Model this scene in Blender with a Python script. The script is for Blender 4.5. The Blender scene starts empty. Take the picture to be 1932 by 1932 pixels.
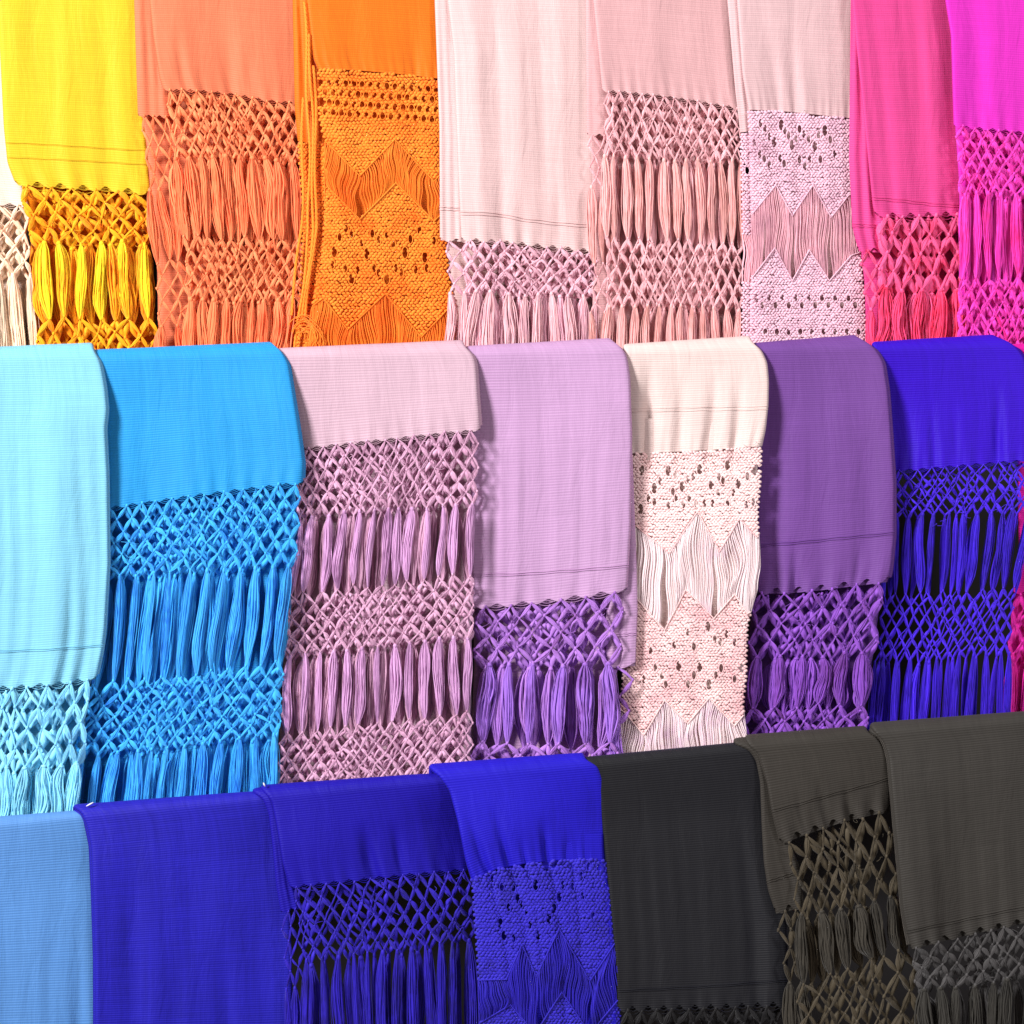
import bpy, math, random
import numpy as np
from mathutils import Matrix

# ------------------------------------------------------------------ camera, light, exposure
scene = bpy.context.scene
COL = scene.collection
CAM_D, CAM_Z, HALF = 4.0, 1.3, 966.0
cam_data = bpy.data.cameras.new("camera")
cam_data.sensor_fit = 'HORIZONTAL'
cam_data.angle = 2 * math.atan(0.966 / CAM_D)
cam_data.clip_end = 100
cam = bpy.data.objects.new("camera", cam_data)
cam.location = (0, -CAM_D, CAM_Z)
cam.rotation_euler = (math.pi / 2, 0, 0)
COL.objects.link(cam)
scene.camera = cam

world = bpy.data.worlds.new("World")
scene.world = world
world.use_nodes = True
bg = world.node_tree.nodes["Background"]
bg.inputs[0].default_value = (1.0, 0.86, 0.82, 1)
bg.inputs[1].default_value = 0.24


def area(name, loc, aim, size, power, color):
    d = bpy.data.lights.new(name, 'AREA')
    d.shape = 'DISK'
    d.size = size
    d.energy = power
    d.color = color
    o = bpy.data.objects.new(name, d)
    o.location = loc
    v = np.array(aim) - np.array(loc)
    from mathutils import Vector
    o.rotation_euler = Vector(v).to_track_quat('-Z', 'Y').to_euler()
    COL.objects.link(o)
    return o


area("key_lamp", (-4.3, -4.0, 4.1), (0.0, 0.1, 1.5), 1.5, 760, (1.0, 0.985, 0.985))
area("side_lamp", (4.5, -5.0, 4.2), (0.1, 0.1, 1.6), 1.6, 215, (0.98, 0.97, 1.0))

scene.view_settings.view_transform = 'Standard'
scene.view_settings.look = 'None'
scene.view_settings.exposure = 0.0
scene.view_settings.gamma = 1.0
scene.view_settings.use_curve_mapping = False
scene.cycles.use_denoising = True
scene.cycles.max_bounces = 6
scene.cycles.diffuse_bounces = 4

rng = random.Random(7)
nrg = np.random.default_rng(7)


# ------------------------------------------------------------------ materials
def lin(c):
    out = []
    for v in c:
        v = v / 255.0
        out.append(v / 12.92 if v <= 0.04045 else ((v + 0.055) / 1.055) ** 2.4)
    return out


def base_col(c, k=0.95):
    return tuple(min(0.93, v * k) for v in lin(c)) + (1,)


def cloth_material(name, col, sheen=(1, 1, 1), period=4.3, sheen_w=0.06, bump=0.3, mottle=0.08, k=0.74):
    m = bpy.data.materials.new(name)
    m.use_nodes = True
    nt = m.node_tree
    N, Lk = nt.nodes, nt.links
    b = N["Principled BSDF"]
    uv = N.new("ShaderNodeUVMap")
    wave = N.new("ShaderNodeTexWave")
    wave.bands_direction = 'Y'
    wave.inputs["Scale"].default_value = 0.31416 / (period * 0.001)
    wave.inputs["Distortion"].default_value = 2.2
    wave.inputs["Detail"].default_value = 2
    wave.inputs["Detail Scale"].default_value = 0.025
    Lk.new(uv.outputs[0], wave.inputs[0])
    wave2 = N.new("ShaderNodeTexWave")
    wave2.bands_direction = 'X'
    wave2.inputs["Scale"].default_value = 0.31416 / 0.0036
    wave2.inputs["Distortion"].default_value = 2.0
    wave2.inputs["Detail Scale"].default_value = 0.05
    Lk.new(uv.outputs[0], wave2.inputs[0])
    # slubs: uneven yarns, long across the width, thin along the length
    mp = N.new("ShaderNodeMapping")
    mp.inputs["Scale"].default_value = (9, 260, 1)
    Lk.new(uv.outputs[0], mp.inputs[0])
    slub = N.new("ShaderNodeTexNoise")
    slub.inputs["Scale"].default_value = 1.0
    slub.inputs["Detail"].default_value = 3
    Lk.new(mp.outputs[0], slub.inputs[0])
    mp2 = N.new("ShaderNodeMapping")
    mp2.inputs["Scale"].default_value = (120, 5, 1)
    Lk.new(uv.outputs[0], mp2.inputs[0])
    warp = N.new("ShaderNodeTexNoise")
    warp.inputs["Scale"].default_value = 1.0
    warp.inputs["Detail"].default_value = 3
    Lk.new(mp2.outputs[0], warp.inputs[0])
    addn = N.new("ShaderNodeMath")
    addn.operation = 'ADD'
    Lk.new(slub.outputs["Fac"], addn.inputs[0])
    Lk.new(warp.outputs["Fac"], addn.inputs[1])
    mr = N.new("ShaderNodeMapRange")
    mr.inputs["From Min"].default_value = 0.7
    mr.inputs["From Max"].default_value = 1.3
    Lk.new(addn.outputs[0], mr.inputs[0])
    mix = N.new("ShaderNodeMixRGB")
    c = base_col(col, k)
    d = tuple(v * (1 - mottle * 1.6) for v in c[:3]) + (1,)
    mix.inputs[1].default_value = d
    mix.inputs[2].default_value = tuple(min(.95, v * (1 + mottle * .4)) for v in c[:3]) + (1,)
    dye = N.new("ShaderNodeTexNoise")
    dye.inputs["Scale"].default_value = 7.0
    dye.inputs["Detail"].default_value = 4
    Lk.new(uv.outputs[0], dye.inputs[0])
    dsum = N.new("ShaderNodeMath")
    dsum.operation = 'MULTIPLY_ADD'
    dsum.inputs[1].default_value = 1.6
    Lk.new(dye.outputs["Fac"], dsum.inputs[0])
    Lk.new(mr.outputs[0], dsum.inputs[2])
    dhalf = N.new("ShaderNodeMath")
    dhalf.operation = 'MULTIPLY_ADD'
    dhalf.use_clamp = True
    dhalf.inputs[1].default_value = 0.75
    dhalf.inputs[2].default_value = -0.45
    Lk.new(dsum.outputs[0], dhalf.inputs[0])
    Lk.new(dhalf.outputs[0], mix.inputs[0])
    # the yarn ribs: base colour multiplied deeper in the grooves
    mix2 = N.new("ShaderNodeMixRGB")
    mix2.blend_type = 'MULTIPLY'
    inv = N.new("ShaderNodeMapRange")
    inv.inputs["From Min"].default_value = 0.0
    inv.inputs["From Max"].default_value = 0.55
    inv.inputs["To Min"].default_value = 0.27
    inv.inputs["To Max"].default_value = 0.0
    Lk.new(wave.outputs["Fac"], inv.inputs[0])
    Lk.new(inv.outputs[0], mix2.inputs[0])
    Lk.new(mix.outputs[0], mix2.inputs[1])
    g = [max(0.0, v) for v in c[:3]]
    mx = max(g)
    mix2.inputs[2].default_value = tuple(0.25 + 0.6 * v / mx for v in g) + (1,)
    Lk.new(mix2.outputs[0], b.inputs["Base Color"])
    hsum = N.new("ShaderNodeMath")
    hsum.operation = 'MULTIPLY_ADD'
    hsum.inputs[1].default_value = 0.15
    Lk.new(wave2.outputs["Fac"], hsum.inputs[0])
    Lk.new(wave.outputs["Fac"], hsum.inputs[2])
    bp = N.new("ShaderNodeBump")
    bp.inputs["Strength"].default_value = bump
    bp.inputs["Distance"].default_value = 0.0012
    Lk.new(hsum.outputs[0], bp.inputs["Height"])
    mp3 = N.new("ShaderNodeMapping")
    mp3.inputs["Scale"].default_value = (30, 7, 1)
    Lk.new(uv.outputs[0], mp3.inputs[0])
    wr = N.new("ShaderNodeTexNoise")
    wr.inputs["Scale"].default_value = 1.0
    wr.inputs["Detail"].default_value = 5
    wr.inputs["Roughness"].default_value = 0.55
    wr.inputs["Distortion"].default_value = 0.6
    Lk.new(mp3.outputs[0], wr.inputs[0])
    bp2 = N.new("ShaderNodeBump")
    bp2.inputs["Strength"].default_value = 0.5
    bp2.inputs["Distance"].default_value = 0.006
    Lk.new(wr.outputs["Fac"], bp2.inputs["Height"])
    Lk.new(bp2.outputs[0], bp.inputs["Normal"])
    Lk.new(bp.outputs[0], b.inputs["Normal"])
    b.inputs["Roughness"].default_value = 0.6
    b.inputs["Specular IOR Level"].default_value = 0.16
    b.inputs["Sheen Weight"].default_value = sheen_w
    b.inputs["Sheen Roughness"].default_value = 0.4
    b.inputs["Sheen Tint"].default_value = tuple(lin([v * 255 for v in sheen])) + (1,)
    return m


def thread_material(name, col, col2=None, rough=0.6, spec=0.18):
    m = bpy.data.materials.new(name)
    m.use_nodes = True
    nt = m.node_tree
    N, Lk = nt.nodes, nt.links
    b = N["Principled BSDF"]
    geo = N.new("ShaderNodeNewGeometry")
    inf = N.new("ShaderNodeObjectInfo")
    mp = N.new("ShaderNodeMapping")
    mp.inputs["Scale"].default_value = (1, 1, 0.10)
    Lk.new(geo.outputs["Position"], mp.inputs[0])
    no = N.new("ShaderNodeTexNoise")
    no.inputs["Scale"].default_value = 620
    no.inputs["Detail"].default_value = 3
    Lk.new(mp.outputs[0], no.inputs[0])
    big = N.new("ShaderNodeTexNoise")
    big.inputs["Scale"].default_value = 22
    Lk.new(geo.outputs["Position"], big.inputs[0])
    s = N.new("ShaderNodeMath")
    s.operation = 'MULTIPLY_ADD'
    s.inputs[1].default_value = 0.35
    Lk.new(inf.outputs["Random"], s.inputs[0])
    Lk.new(no.outputs["Fac"], s.inputs[2])
    s2 = N.new("ShaderNodeMath")
    s2.operation = 'ADD'
    Lk.new(s.outputs[0], s2.inputs[0])
    Lk.new(big.outputs["Fac"], s2.inputs[1])
    mr = N.new("ShaderNodeMapRange")
    mr.inputs["From Min"].default_value = 0.66
    mr.inputs["From Max"].default_value = 1.22
    Lk.new(s2.outputs[0], mr.inputs[0])
    mix = N.new("ShaderNodeMixRGB")
    c = base_col(col, 1.15)
    c2 = base_col(col2) if col2 else tuple(v * 0.66 for v in c[:3]) + (1,)
    mix.inputs[1].default_value = c2
    mix.inputs[2].default_value = c
    Lk.new(mr.outputs[0], mix.inputs[0])
    Lk.new(mix.outputs[0], b.inputs["Base Color"])
    bp = N.new("ShaderNodeBump")
    bp.inputs["Strength"].default_value = 0.35
    bp.inputs["Distance"].default_value = 0.001
    Lk.new(no.outputs["Fac"], bp.inputs["Height"])
    Lk.new(bp.outputs[0], b.inputs["Normal"])
    b.inputs["Roughness"].default_value = rough
    b.inputs["Specular IOR Level"].default_value = spec
    b.inputs["Sheen Weight"].default_value = 0.1
    return m


def plain_material(name, col, rough=0.8):
    m = bpy.data.materials.new(name)
    m.use_nodes = True
    N, Lk = m.node_tree.nodes, m.node_tree.links
    b = N["Principled BSDF"]
    no = N.new("ShaderNodeTexNoise")
    no.inputs["Scale"].default_value = 14
    no.inputs["Detail"].default_value = 5
    mix = N.new("ShaderNodeMixRGB")
    c = base_col(col)
    mix.inputs[1].default_value = tuple(v * 0.75 for v in c[:3]) + (1,)
    mix.inputs[2].default_value = c
    Lk.new(no.outputs["Fac"], mix.inputs[0])
    Lk.new(mix.outputs[0], b.inputs["Base Color"])
    b.inputs["Roughness"].default_value = rough
    return m


# ------------------------------------------------------------------ mesh helpers
def P(x, y, Y):
    """photograph grid (1 unit = 1 mm on the plane Y=0) to a world point at depth Y (metres)"""
    k = (CAM_D + Y) / CAM_D * 0.001
    return np.stack([(x - HALF) * k, Y + 0 * x, CAM_Z - (y - HALF) * k], axis=-1)


def make_mesh(name, V, F, mat=None, smooth=True, uv=None):
    me = bpy.data.meshes.new(name)
    V = np.asarray(V, dtype=np.float32).reshape(-1, 3)
    F = np.asarray(F, dtype=np.int32)
    n, k = F.shape
    me.vertices.add(len(V))
    me.vertices.foreach_set("co", V.ravel())
    me.loops.add(n * k)
    me.loops.foreach_set("vertex_index", F.ravel())
    me.polygons.add(n)
    me.polygons.foreach_set("loop_start", np.arange(0, n * k, k, dtype=np.int32))
    me.polygons.foreach_set("loop_total", np.full(n, k, dtype=np.int32))
    if smooth:
        me.polygons.foreach_set("use_smooth", np.ones(n, dtype=bool))
    if uv is not None:
        l = me.uv_layers.new(name="UVMap")
        l.data.foreach_set("uv", np.asarray(uv, dtype=np.float32)[F.ravel()].ravel())
    me.update()
    me.validate()
    if mat:
        me.materials.append(mat)
    return me


def link(name, me, parent=None, origin=None, kind=None):
    o = bpy.data.objects.new(name, me)
    COL.objects.link(o)
    if parent is not None:
        o.parent = parent
        if origin is not None:
            o.matrix_parent_inverse = Matrix.Translation(origin).inverted()
    if kind:
        o["kind"] = kind
    return o


def tubes(paths, radius, sides=4, squash=1.0):
    """paths (K,N,3) -> one array of vertices and quads; radius scalar, (N,) or (K,N)"""
    paths = np.asarray(paths, float)
    K, n, _ = paths.shape
    T = np.gradient(paths, axis=1)
    T /= np.linalg.norm(T, axis=2, keepdims=True) + 1e-12
    up = np.array([0, 1.0, 0])
    A = np.cross(T, up)
    bad = np.linalg.norm(A, axis=2, keepdims=True) < 1e-3
    A = np.where(bad, np.array([1.0, 0, 0]), A)
    A /= np.linalg.norm(A, axis=2, keepdims=True)
    B = np.cross(T, A)
    r = np.broadcast_to(np.asarray(radius, float), (K, n))
    th = np.linspace(0, 2 * math.pi, sides, endpoint=False)
    V = (paths[:, :, None, :] + r[:, :, None, None] * (np.cos(th)[None, None, :, None] * A[:, :, None, :]
                                                        + squash * np.sin(th)[None, None, :, None] * B[:, :, None, :]))
    idx = np.arange(K * n * sides).reshape(K, n, sides)
    a = idx[:, :-1, :]
    b = idx[:, 1:, :]
    F = np.stack([a, np.roll(a, -1, axis=2), np.roll(b, -1, axis=2), b], axis=-1).reshape(-1, 4)
    return V.reshape(-1, 3), F


def merge(parts):
    Vs, Fs, o = [], [], 0
    for V, F in parts:
        Vs.append(np.asarray(V).reshape(-1, 3))
        Fs.append(np.asarray(F) + o)
        o += len(Vs[-1])
    return np.concatenate(Vs), np.concatenate(Fs)


def bake(tV, tF, mats):
    """template (n,3), matrices (K,3,4) -> merged"""
    M = np.asarray(mats)
    V = np.einsum('kij,nj->kni', M[:, :, :3], tV) + M[:, None, :, 3]
    F = (tF[None] + (np.arange(len(M)) * len(tV))[:, None, None]).reshape(-1, tF.shape[1])
    return V.reshape(-1, 3), F


def ball(nu=6, nv=4):
    V = [(0, 0, 1)]
    for j in range(1, nv):
        a = math.pi * j / nv
        for i in range(nu):
            t = 2 * math.pi * i / nu
            V.append((math.sin(a) * math.cos(t), math.sin(a) * math.sin(t), math.cos(a)))
    V.append((0, 0, -1))
    F = []
    for i in range(nu):
        F.append((0, 0, 1 + i, 1 + (i + 1) % nu))
    # quads with a doubled pole vertex are cleaned by validate(); keep pure quads instead
    F = []
    for j in range(nv - 2):
        for i in range(nu):
            a = 1 + j * nu + i
            b = 1 + j * nu + (i + 1) % nu
            F.append((a, a + nu, b + nu, b))
    top = [1 + i for i in range(nu)]
    bot = [1 + (nv - 2) * nu + i for i in range(nu)]
    # caps for nu = 6 : two quads each
    F.append((top[0], top[1], top[2], top[3]))
    F.append((top[3], top[4], top[5], top[0]))
    F.append((bot[3], bot[2], bot[1], bot[0]))
    F.append((bot[0], bot[5], bot[4], bot[3]))
    V = np.array(V)
    V[top, 2] *= 1.15
    V[bot, 2] *= 1.15
    return V, np.array(F)


BALL = ball()


def frame(a, b, w, roll=0.0, flat=1.0):
    """3x4 matrix taking a unit strand (z from 0 to 1, radius 1) onto the segment a-b; local y faces the viewer side"""
    d = b - a
    L = np.linalg.norm(d)
    z = d / L
    y = np.array([0, -1.0, 0])
    y = y - z * np.dot(y, z)
    y /= np.linalg.norm(y)
    x = np.cross(y, z)
    c, s = math.cos(roll), math.sin(roll)
    x, y = x * c + y * s, y * c - x * s
    return np.stack([x * w, y * w * flat, z * L, a], axis=1)


def strand_template(seed, fat=True, sides=10, segs=9):
    r = random.Random(seed)
    t = np.linspace(0, 1, segs)
    pk = r.uniform(0.40, 0.60)
    tt = np.where(t < pk, 0.5 * t / pk, 0.5 + 0.5 * (t - pk) / (1 - pk))
    if fat:
        prof = 0.26 + 0.74 * np.sin(math.pi * tt) ** r.uniform(0.9, 1.35)
    else:
        prof = 0.50 + 0.22 * np.sin(math.pi * tt)
    th = np.linspace(0, 2 * math.pi, sides, endpoint=False)
    tw = r.uniform(-0.8, 0.8) if fat else r.choice((-1, 1)) * 4.0
    ph = r.uniform(0, 6)
    g = 1 + 0.13 * np.cos(5 * th[None, :] + ph) * np.ones((segs, 1))
    A = th[None, :] + tw * t[:, None]
    bow = r.uniform(-0.35, 0.35) * np.sin(math.pi * t)
    X = prof[:, None] * g * np.cos(A) + bow[:, None]
    Yv = prof[:, None] * g * np.sin(A) * (0.7 if fat else 0.9) + 0.25 * np.sin(math.pi * t)[:, None]
    Z = np.repeat(t[:, None], sides, 1)
    V = np.stack([X, Yv, Z], -1).reshape(-1, 3)
    idx = np.arange(segs * sides).reshape(segs, sides)
    a, b = idx[:-1], idx[1:]
    F = np.stack([a, np.roll(a, -1, 1), np.roll(b, -1, 1), b], -1).reshape(-1, 4)
    return V, F


def bundle_template(seed, fat=True, segs=9, nth=12):
    """a short bundle of yarn pinched at both ends, z from 0 to 1"""
    r = random.Random(seed)
    t = np.linspace(0, 1, segs)
    pk = r.uniform(0.38, 0.62)
    tt = np.where(t < pk, 0.5 * t / pk, 0.5 + 0.5 * (t - pk) / (1 - pk))
    if fat:
        prof = 0.20 + 0.80 * np.sin(math.pi * tt) ** r.uniform(1.0, 1.5)
        tw, flat = r.uniform(-0.9, 0.9), r.uniform(0.42, 0.62)
    else:
        prof = 0.34 + 0.26 * np.sin(math.pi * tt)
        tw, flat = r.choice((-1, 1)) * r.uniform(2.2, 4.0), 0.85
    bow = r.uniform(-0.45, 0.45) * np.sin(math.pi * t)
    fwd = 0.3 * np.sin(math.pi * t)
    parts = []
    th = np.linspace(0, 2 * math.pi, 4, endpoint=False) + 0.5
    for k in range(nth):
        a = 2 * math.pi * (k + r.uniform(-.25, .25)) / nth + tw * t
        m = r.uniform(.70, .92)
        wob = r.uniform(-.22, .22) * np.sin(math.pi * t)
        x = m * prof * np.cos(a) + bow + wob
        y = m * prof * np.sin(a) * flat + fwd
        rd = 0.19 * (0.35 + 0.65 * prof) * r.uniform(.75, 1.2)
        V = np.stack([x[:, None] + rd[:, None] * np.cos(th), y[:, None] + rd[:, None] * np.sin(th) * .8, np.repeat(t[:, None], 4, 1)], -1)
        idx = np.arange(segs * 4).reshape(segs, 4)
        A, B = idx[:-1], idx[1:]
        parts.append((V.reshape(-1, 3), np.stack([A, np.roll(A, -1, 1), np.roll(B, -1, 1), B], -1).reshape(-1, 4)))
    th = np.linspace(0, 2 * math.pi, 8, endpoint=False)
    V = np.stack([.72 * prof[:, None] * np.cos(th) + bow[:, None], .8 * flat * prof[:, None] * np.sin(th) + fwd[:, None], np.repeat(t[:, None], 8, 1)], -1)
    idx = np.arange(segs * 8).reshape(segs, 8)
    A, B = idx[:-1], idx[1:]
    parts.append((V.reshape(-1, 3), np.stack([A, np.roll(A, -1, 1), np.roll(B, -1, 1), B], -1).reshape(-1, 4)))
    return merge(parts)


def tassel_template(seed, free=False, nthreads=24, segs=11):
    """bundle of threads hanging along +z (0 top knot, 1 bottom)"""
    r = random.Random(seed)
    t = np.linspace(0, 1, segs)
    if free:
        prof = 0.30 + 0.62 * np.clip(t / 0.22, 0, 1) ** 0.8 + 0.10 * t
    else:
        up = np.clip(t / r.uniform(.10, .3), 0, 1) ** 0.65
        dn = np.clip((1 - t) / r.uniform(.12, .34), 0, 1) ** 0.8
        prof = 0.22 + 0.70 * np.minimum(up, dn) * (1 + 0.16 * np.sin(t * r.uniform(4, 9) + r.uniform(0, 6)))
    sway = r.uniform(-0.6, 0.6) * np.sin(math.pi * t) + r.uniform(-0.35, 0.35) * np.sin(2 * math.pi * t)
    parts = []
    paths, rad = [], []
    for k in range(nthreads):
        a = 2 * math.pi * (k + r.uniform(-.3, .3)) / nthreads
        w1, p1 = r.uniform(0.05, 0.30), r.uniform(0, 6)
        rr = prof * r.uniform(0.45, 1.02)
        wob = w1 * np.sin(2 * math.pi * t * r.uniform(.6, 1.4) + p1) * np.sin(math.pi * t)
        x = rr * math.cos(a) + wob + sway
        y = rr * math.sin(a) * 0.75 + 0.5 * wob
        z = t * (r.uniform(0.93, 1.03) if free else 1.0)
        paths.append(np.stack([x, y, z], -1))
        rad.append((0.125 - 0.03 * (1 - prof)) * r.uniform(.8, 1.25))
    # stray threads outside the bundle
    for k in range(4):
        a = r.choice((0, math.pi)) + r.uniform(-.5, .5)
        x = (prof + 0.35 * np.sin(math.pi * t) * r.uniform(.3, 1)) * math.cos(a) + sway
        y = prof * math.sin(a) + 0.4 * np.sin(math.pi * t)
        paths.append(np.stack([x, y, t], -1))
        rad.append(np.full(segs, 0.075))
    for pth, rd in zip(paths, rad):
        # radial tubes: ring lies in the xy plane so that stretching z keeps threads round
        th = np.linspace(0, 2 * math.pi, 4, endpoint=False)
        V = pth[:, None, :] + rd[:, None, None] * np.stack([np.cos(th), np.sin(th), 0 * th], -1)[None]
        idx = np.arange(segs * 4).reshape(segs, 4)
        A, B = idx[:-1], idx[1:]
        F = np.stack([A, np.roll(A, -1, 1), np.roll(B, -1, 1), B], -1).reshape(-1, 4)
        parts.append((V.reshape(-1, 3), F))
    th = np.linspace(0, 2 * math.pi, 8, endpoint=False)
    core = np.stack([0.58 * prof[:, None] * np.cos(th) + sway[:, None], 0.45 * prof[:, None] * np.sin(th), np.repeat(t[:, None] * .97, 8, 1)], -1)
    idx = np.arange(segs * 8).reshape(segs, 8)
    A, B = idx[:-1], idx[1:]
    parts.append((core.reshape(-1, 3), np.stack([A, np.roll(A, -1, 1), np.roll(B, -1, 1), B], -1).reshape(-1, 4)))
    # the wrapped knot at the head
    kb = BALL[0] * np.array([0.48, 0.48, 0.03]) + np.array([0, 0, 0.015])
    parts.append((kb, BALL[1]))
    return merge(parts)


FAT_T = [strand_template(i) for i in range(10)]
CORD_T = [strand_template(40 + i, fat=False) for i in range(6)]
TAS_T = [tassel_template(80 + i) for i in range(9)]
FREE_T = [tassel_template(120 + i, free=True) for i in range(8)]
_default = plain_material("undyed_thread", (200, 200, 200))
FAT_M = [make_mesh("strand_mesh", *bundle_template(200 + i), _default) for i in range(14)]
CORD_M = [make_mesh("cord_mesh", *bundle_template(240 + i, False), _default) for i in range(8)]
TAS_M = [make_mesh("tassel_mesh", *t, _default) for t in TAS_T]
FREE_M = [make_mesh("free_tassel_mesh", *t, _default) for t in FREE_T]


def place(name, mesh, M, mat, parent, origin):
    o = bpy.data.objects.new(name, mesh)
    COL.objects.link(o)
    o.parent = parent
    o.matrix_parent_inverse = Matrix.Translation(origin).inverted()
    o.matrix_basis = Matrix([list(r) for r in M] + [[0, 0, 0, 1]])
    o.material_slots[0].link = 'OBJECT'
    o.material_slots[0].material = mat
    return o


# ------------------------------------------------------------------ rails and hanging surfaces
ROWS = {1: dict(Y=0.26, top=lambda x: -170 + 0 * x, R=30.0),
        2: dict(Y=0.08, top=lambda x: 659 - 0.0125 * x, R=24.0),
        3: dict(Y=-0.10, top=lambda x: 1537 - 0.100 * x, R=24.0)}


def curve(pts):
    """[(x, y)] edge -> smoothed x(y)"""
    pts = sorted(pts, key=lambda p: p[1])
    yy = np.arange(-400, 2300, 2.0)
    xx = np.interp(yy, [p[1] for p in pts], [p[0] for p in pts])
    k = np.hanning(15)
    k /= k.sum()
    xp = np.pad(xx, 7, mode='edge')
    xx = np.convolve(xp, k, mode='valid')
    return lambda y: np.interp(y, yy, xx)


def across(v):
    """values spread evenly over s = 0..1 -> function of s"""
    v = np.atleast_1d(np.array(v, float))
    if len(v) == 1:
        return lambda s: v[0] + 0 * s
    g = np.linspace(0, 1, len(v))
    return lambda s: np.interp(s, g, v)


class Layer:
    def __init__(self, row, Ledge, Redge, d=(0, 0), seed=0, folds=(), amp=1.6, extra=0.0, lift=0.0, gather=None, roll=None):
        self.roll = roll or None
        self.row = ROWS[row]
        if row == 1 and Redge[0][0] < 2000:
            Redge = [(x + (9 if y < 700 else 0), y) for x, y in Redge]
        if row == 2 and Ledge[0][0] > 0:
            Ledge = [(x - 8, y) for x, y in Ledge]
        self.L, self.Rr = curve(Ledge), curve(Redge)
        self.d = (d[0] * 1.3, d[1] * 1.3) if row == 1 else (d[0] * 1.35, d[1] * 1.35)
        self.extra, self.lift = extra, lift
        r = random.Random(seed * 13 + 5)
        ym = self.row['top'](600.0) + 150
        kw = min(1.3, max(0.12, float(self.Rr(ym) - self.L(ym)) / 260.0))
        self.waves = [(r.uniform(0.8, 3.6), r.uniform(0, 6.28), r.uniform(0.4, 1.0), r.uniform(-0.6, 0.6)) for _ in range(4)]
        self.fine = [(kw * r.uniform(4.0, 9.5), r.uniform(0, 6.28), r.uniform(0.4, 1.0), r.uniform(-0.5, 0.5)) for _ in range(3)]
        self.folds, self.amp = folds, amp * 1.2
        self.gather = gather      # (cols, y_hem function, amount)

    def top(self, x):
        return self.row['top'](x) - self.lift

    def inward(self, s, y, x):
        """how far behind the front plane, in mm"""
        t = y - self.top(x)
        rm = np.clip(t / 150.0, 0, 1)
        rm = rm * rm * (3 - 2 * rm)
        o = (self.d[0] + (self.d[1] - self.d[0]) * s) * (0.25 + 0.75 * rm)
        g = np.clip((t - 10) / 260.0, 0, 1)
        for f, ph, a, sl in self.waves:
            o = o + self.amp * a * g * np.sin(2 * math.pi * f * s + ph + sl * t / 200.0)
        for f, ph, a, sl in self.fine:
            o = o + self.amp * 0.28 * a * g * g * np.sin(2 * math.pi * f * s + ph + sl * t / 160.0 + 0.6 * np.sin(t / 90.0 + ph))
        for (fs, fw, fd, y0, y1, fx) in self.folds:   # s, width, depth mm, y start, y full, slant
            gg = np.clip((y - y0) / (y1 - y0), 0, 1)
            gg = gg * gg * (3 - 2 * gg)
            if self.gather is not None:
                gg = gg * np.clip(1 - (y - self.gather[1](s)) / 60.0, 0.2, 1)
            o = o + 1.5 * fd * gg * np.exp(-((s - fs - fx * (y - y1) / 100.0) / fw) ** 2)
        if self.gather is not None:
            cols, hem, am = self.gather
            dist = np.clip(1 - (hem(s) - y) / 70.0, 0, 1.0)
            dist = np.where(y > hem(s) + 5, 0, dist)
            o = o + am * dist ** 2 * np.cos(2 * math.pi * cols * s)
        W = np.maximum(self.Rr(y) - self.L(y), 10)
        e = np.minimum(s, 1 - s) * W
        q = np.clip(1 - e / 9.0, 0, 1)
        o = o + 5.5 * (1 - np.sqrt(1 - q * q + 1e-9))
        if self.roll is not None:
            wr, dr = self.roll
            er = (1 - s) * W
            k = np.clip(1 - er / wr, 0, 1)
            k2 = np.clip(1 - er / (wr * 1.25), 0, 1)
            o = o + dr * rm * (0.6 * k + 0.4 * k2 * k2)
        return o + self.extra

    def pos(self, s, y, off=0.0):
        s = np.asarray(s, float)
        y = np.asarray(y, float) + 0 * s
        L, R = self.L(y), self.Rr(y)
        x = L + (R - L) * s
        o = self.inward(s, y, x) + off
        return P(x, y, self.row['Y'] + o * 0.001)

    def s_at(self, x, y):
        L, R = self.L(y), self.Rr(y)
        return (x - L) / np.maximum(R - L, 1)


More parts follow.
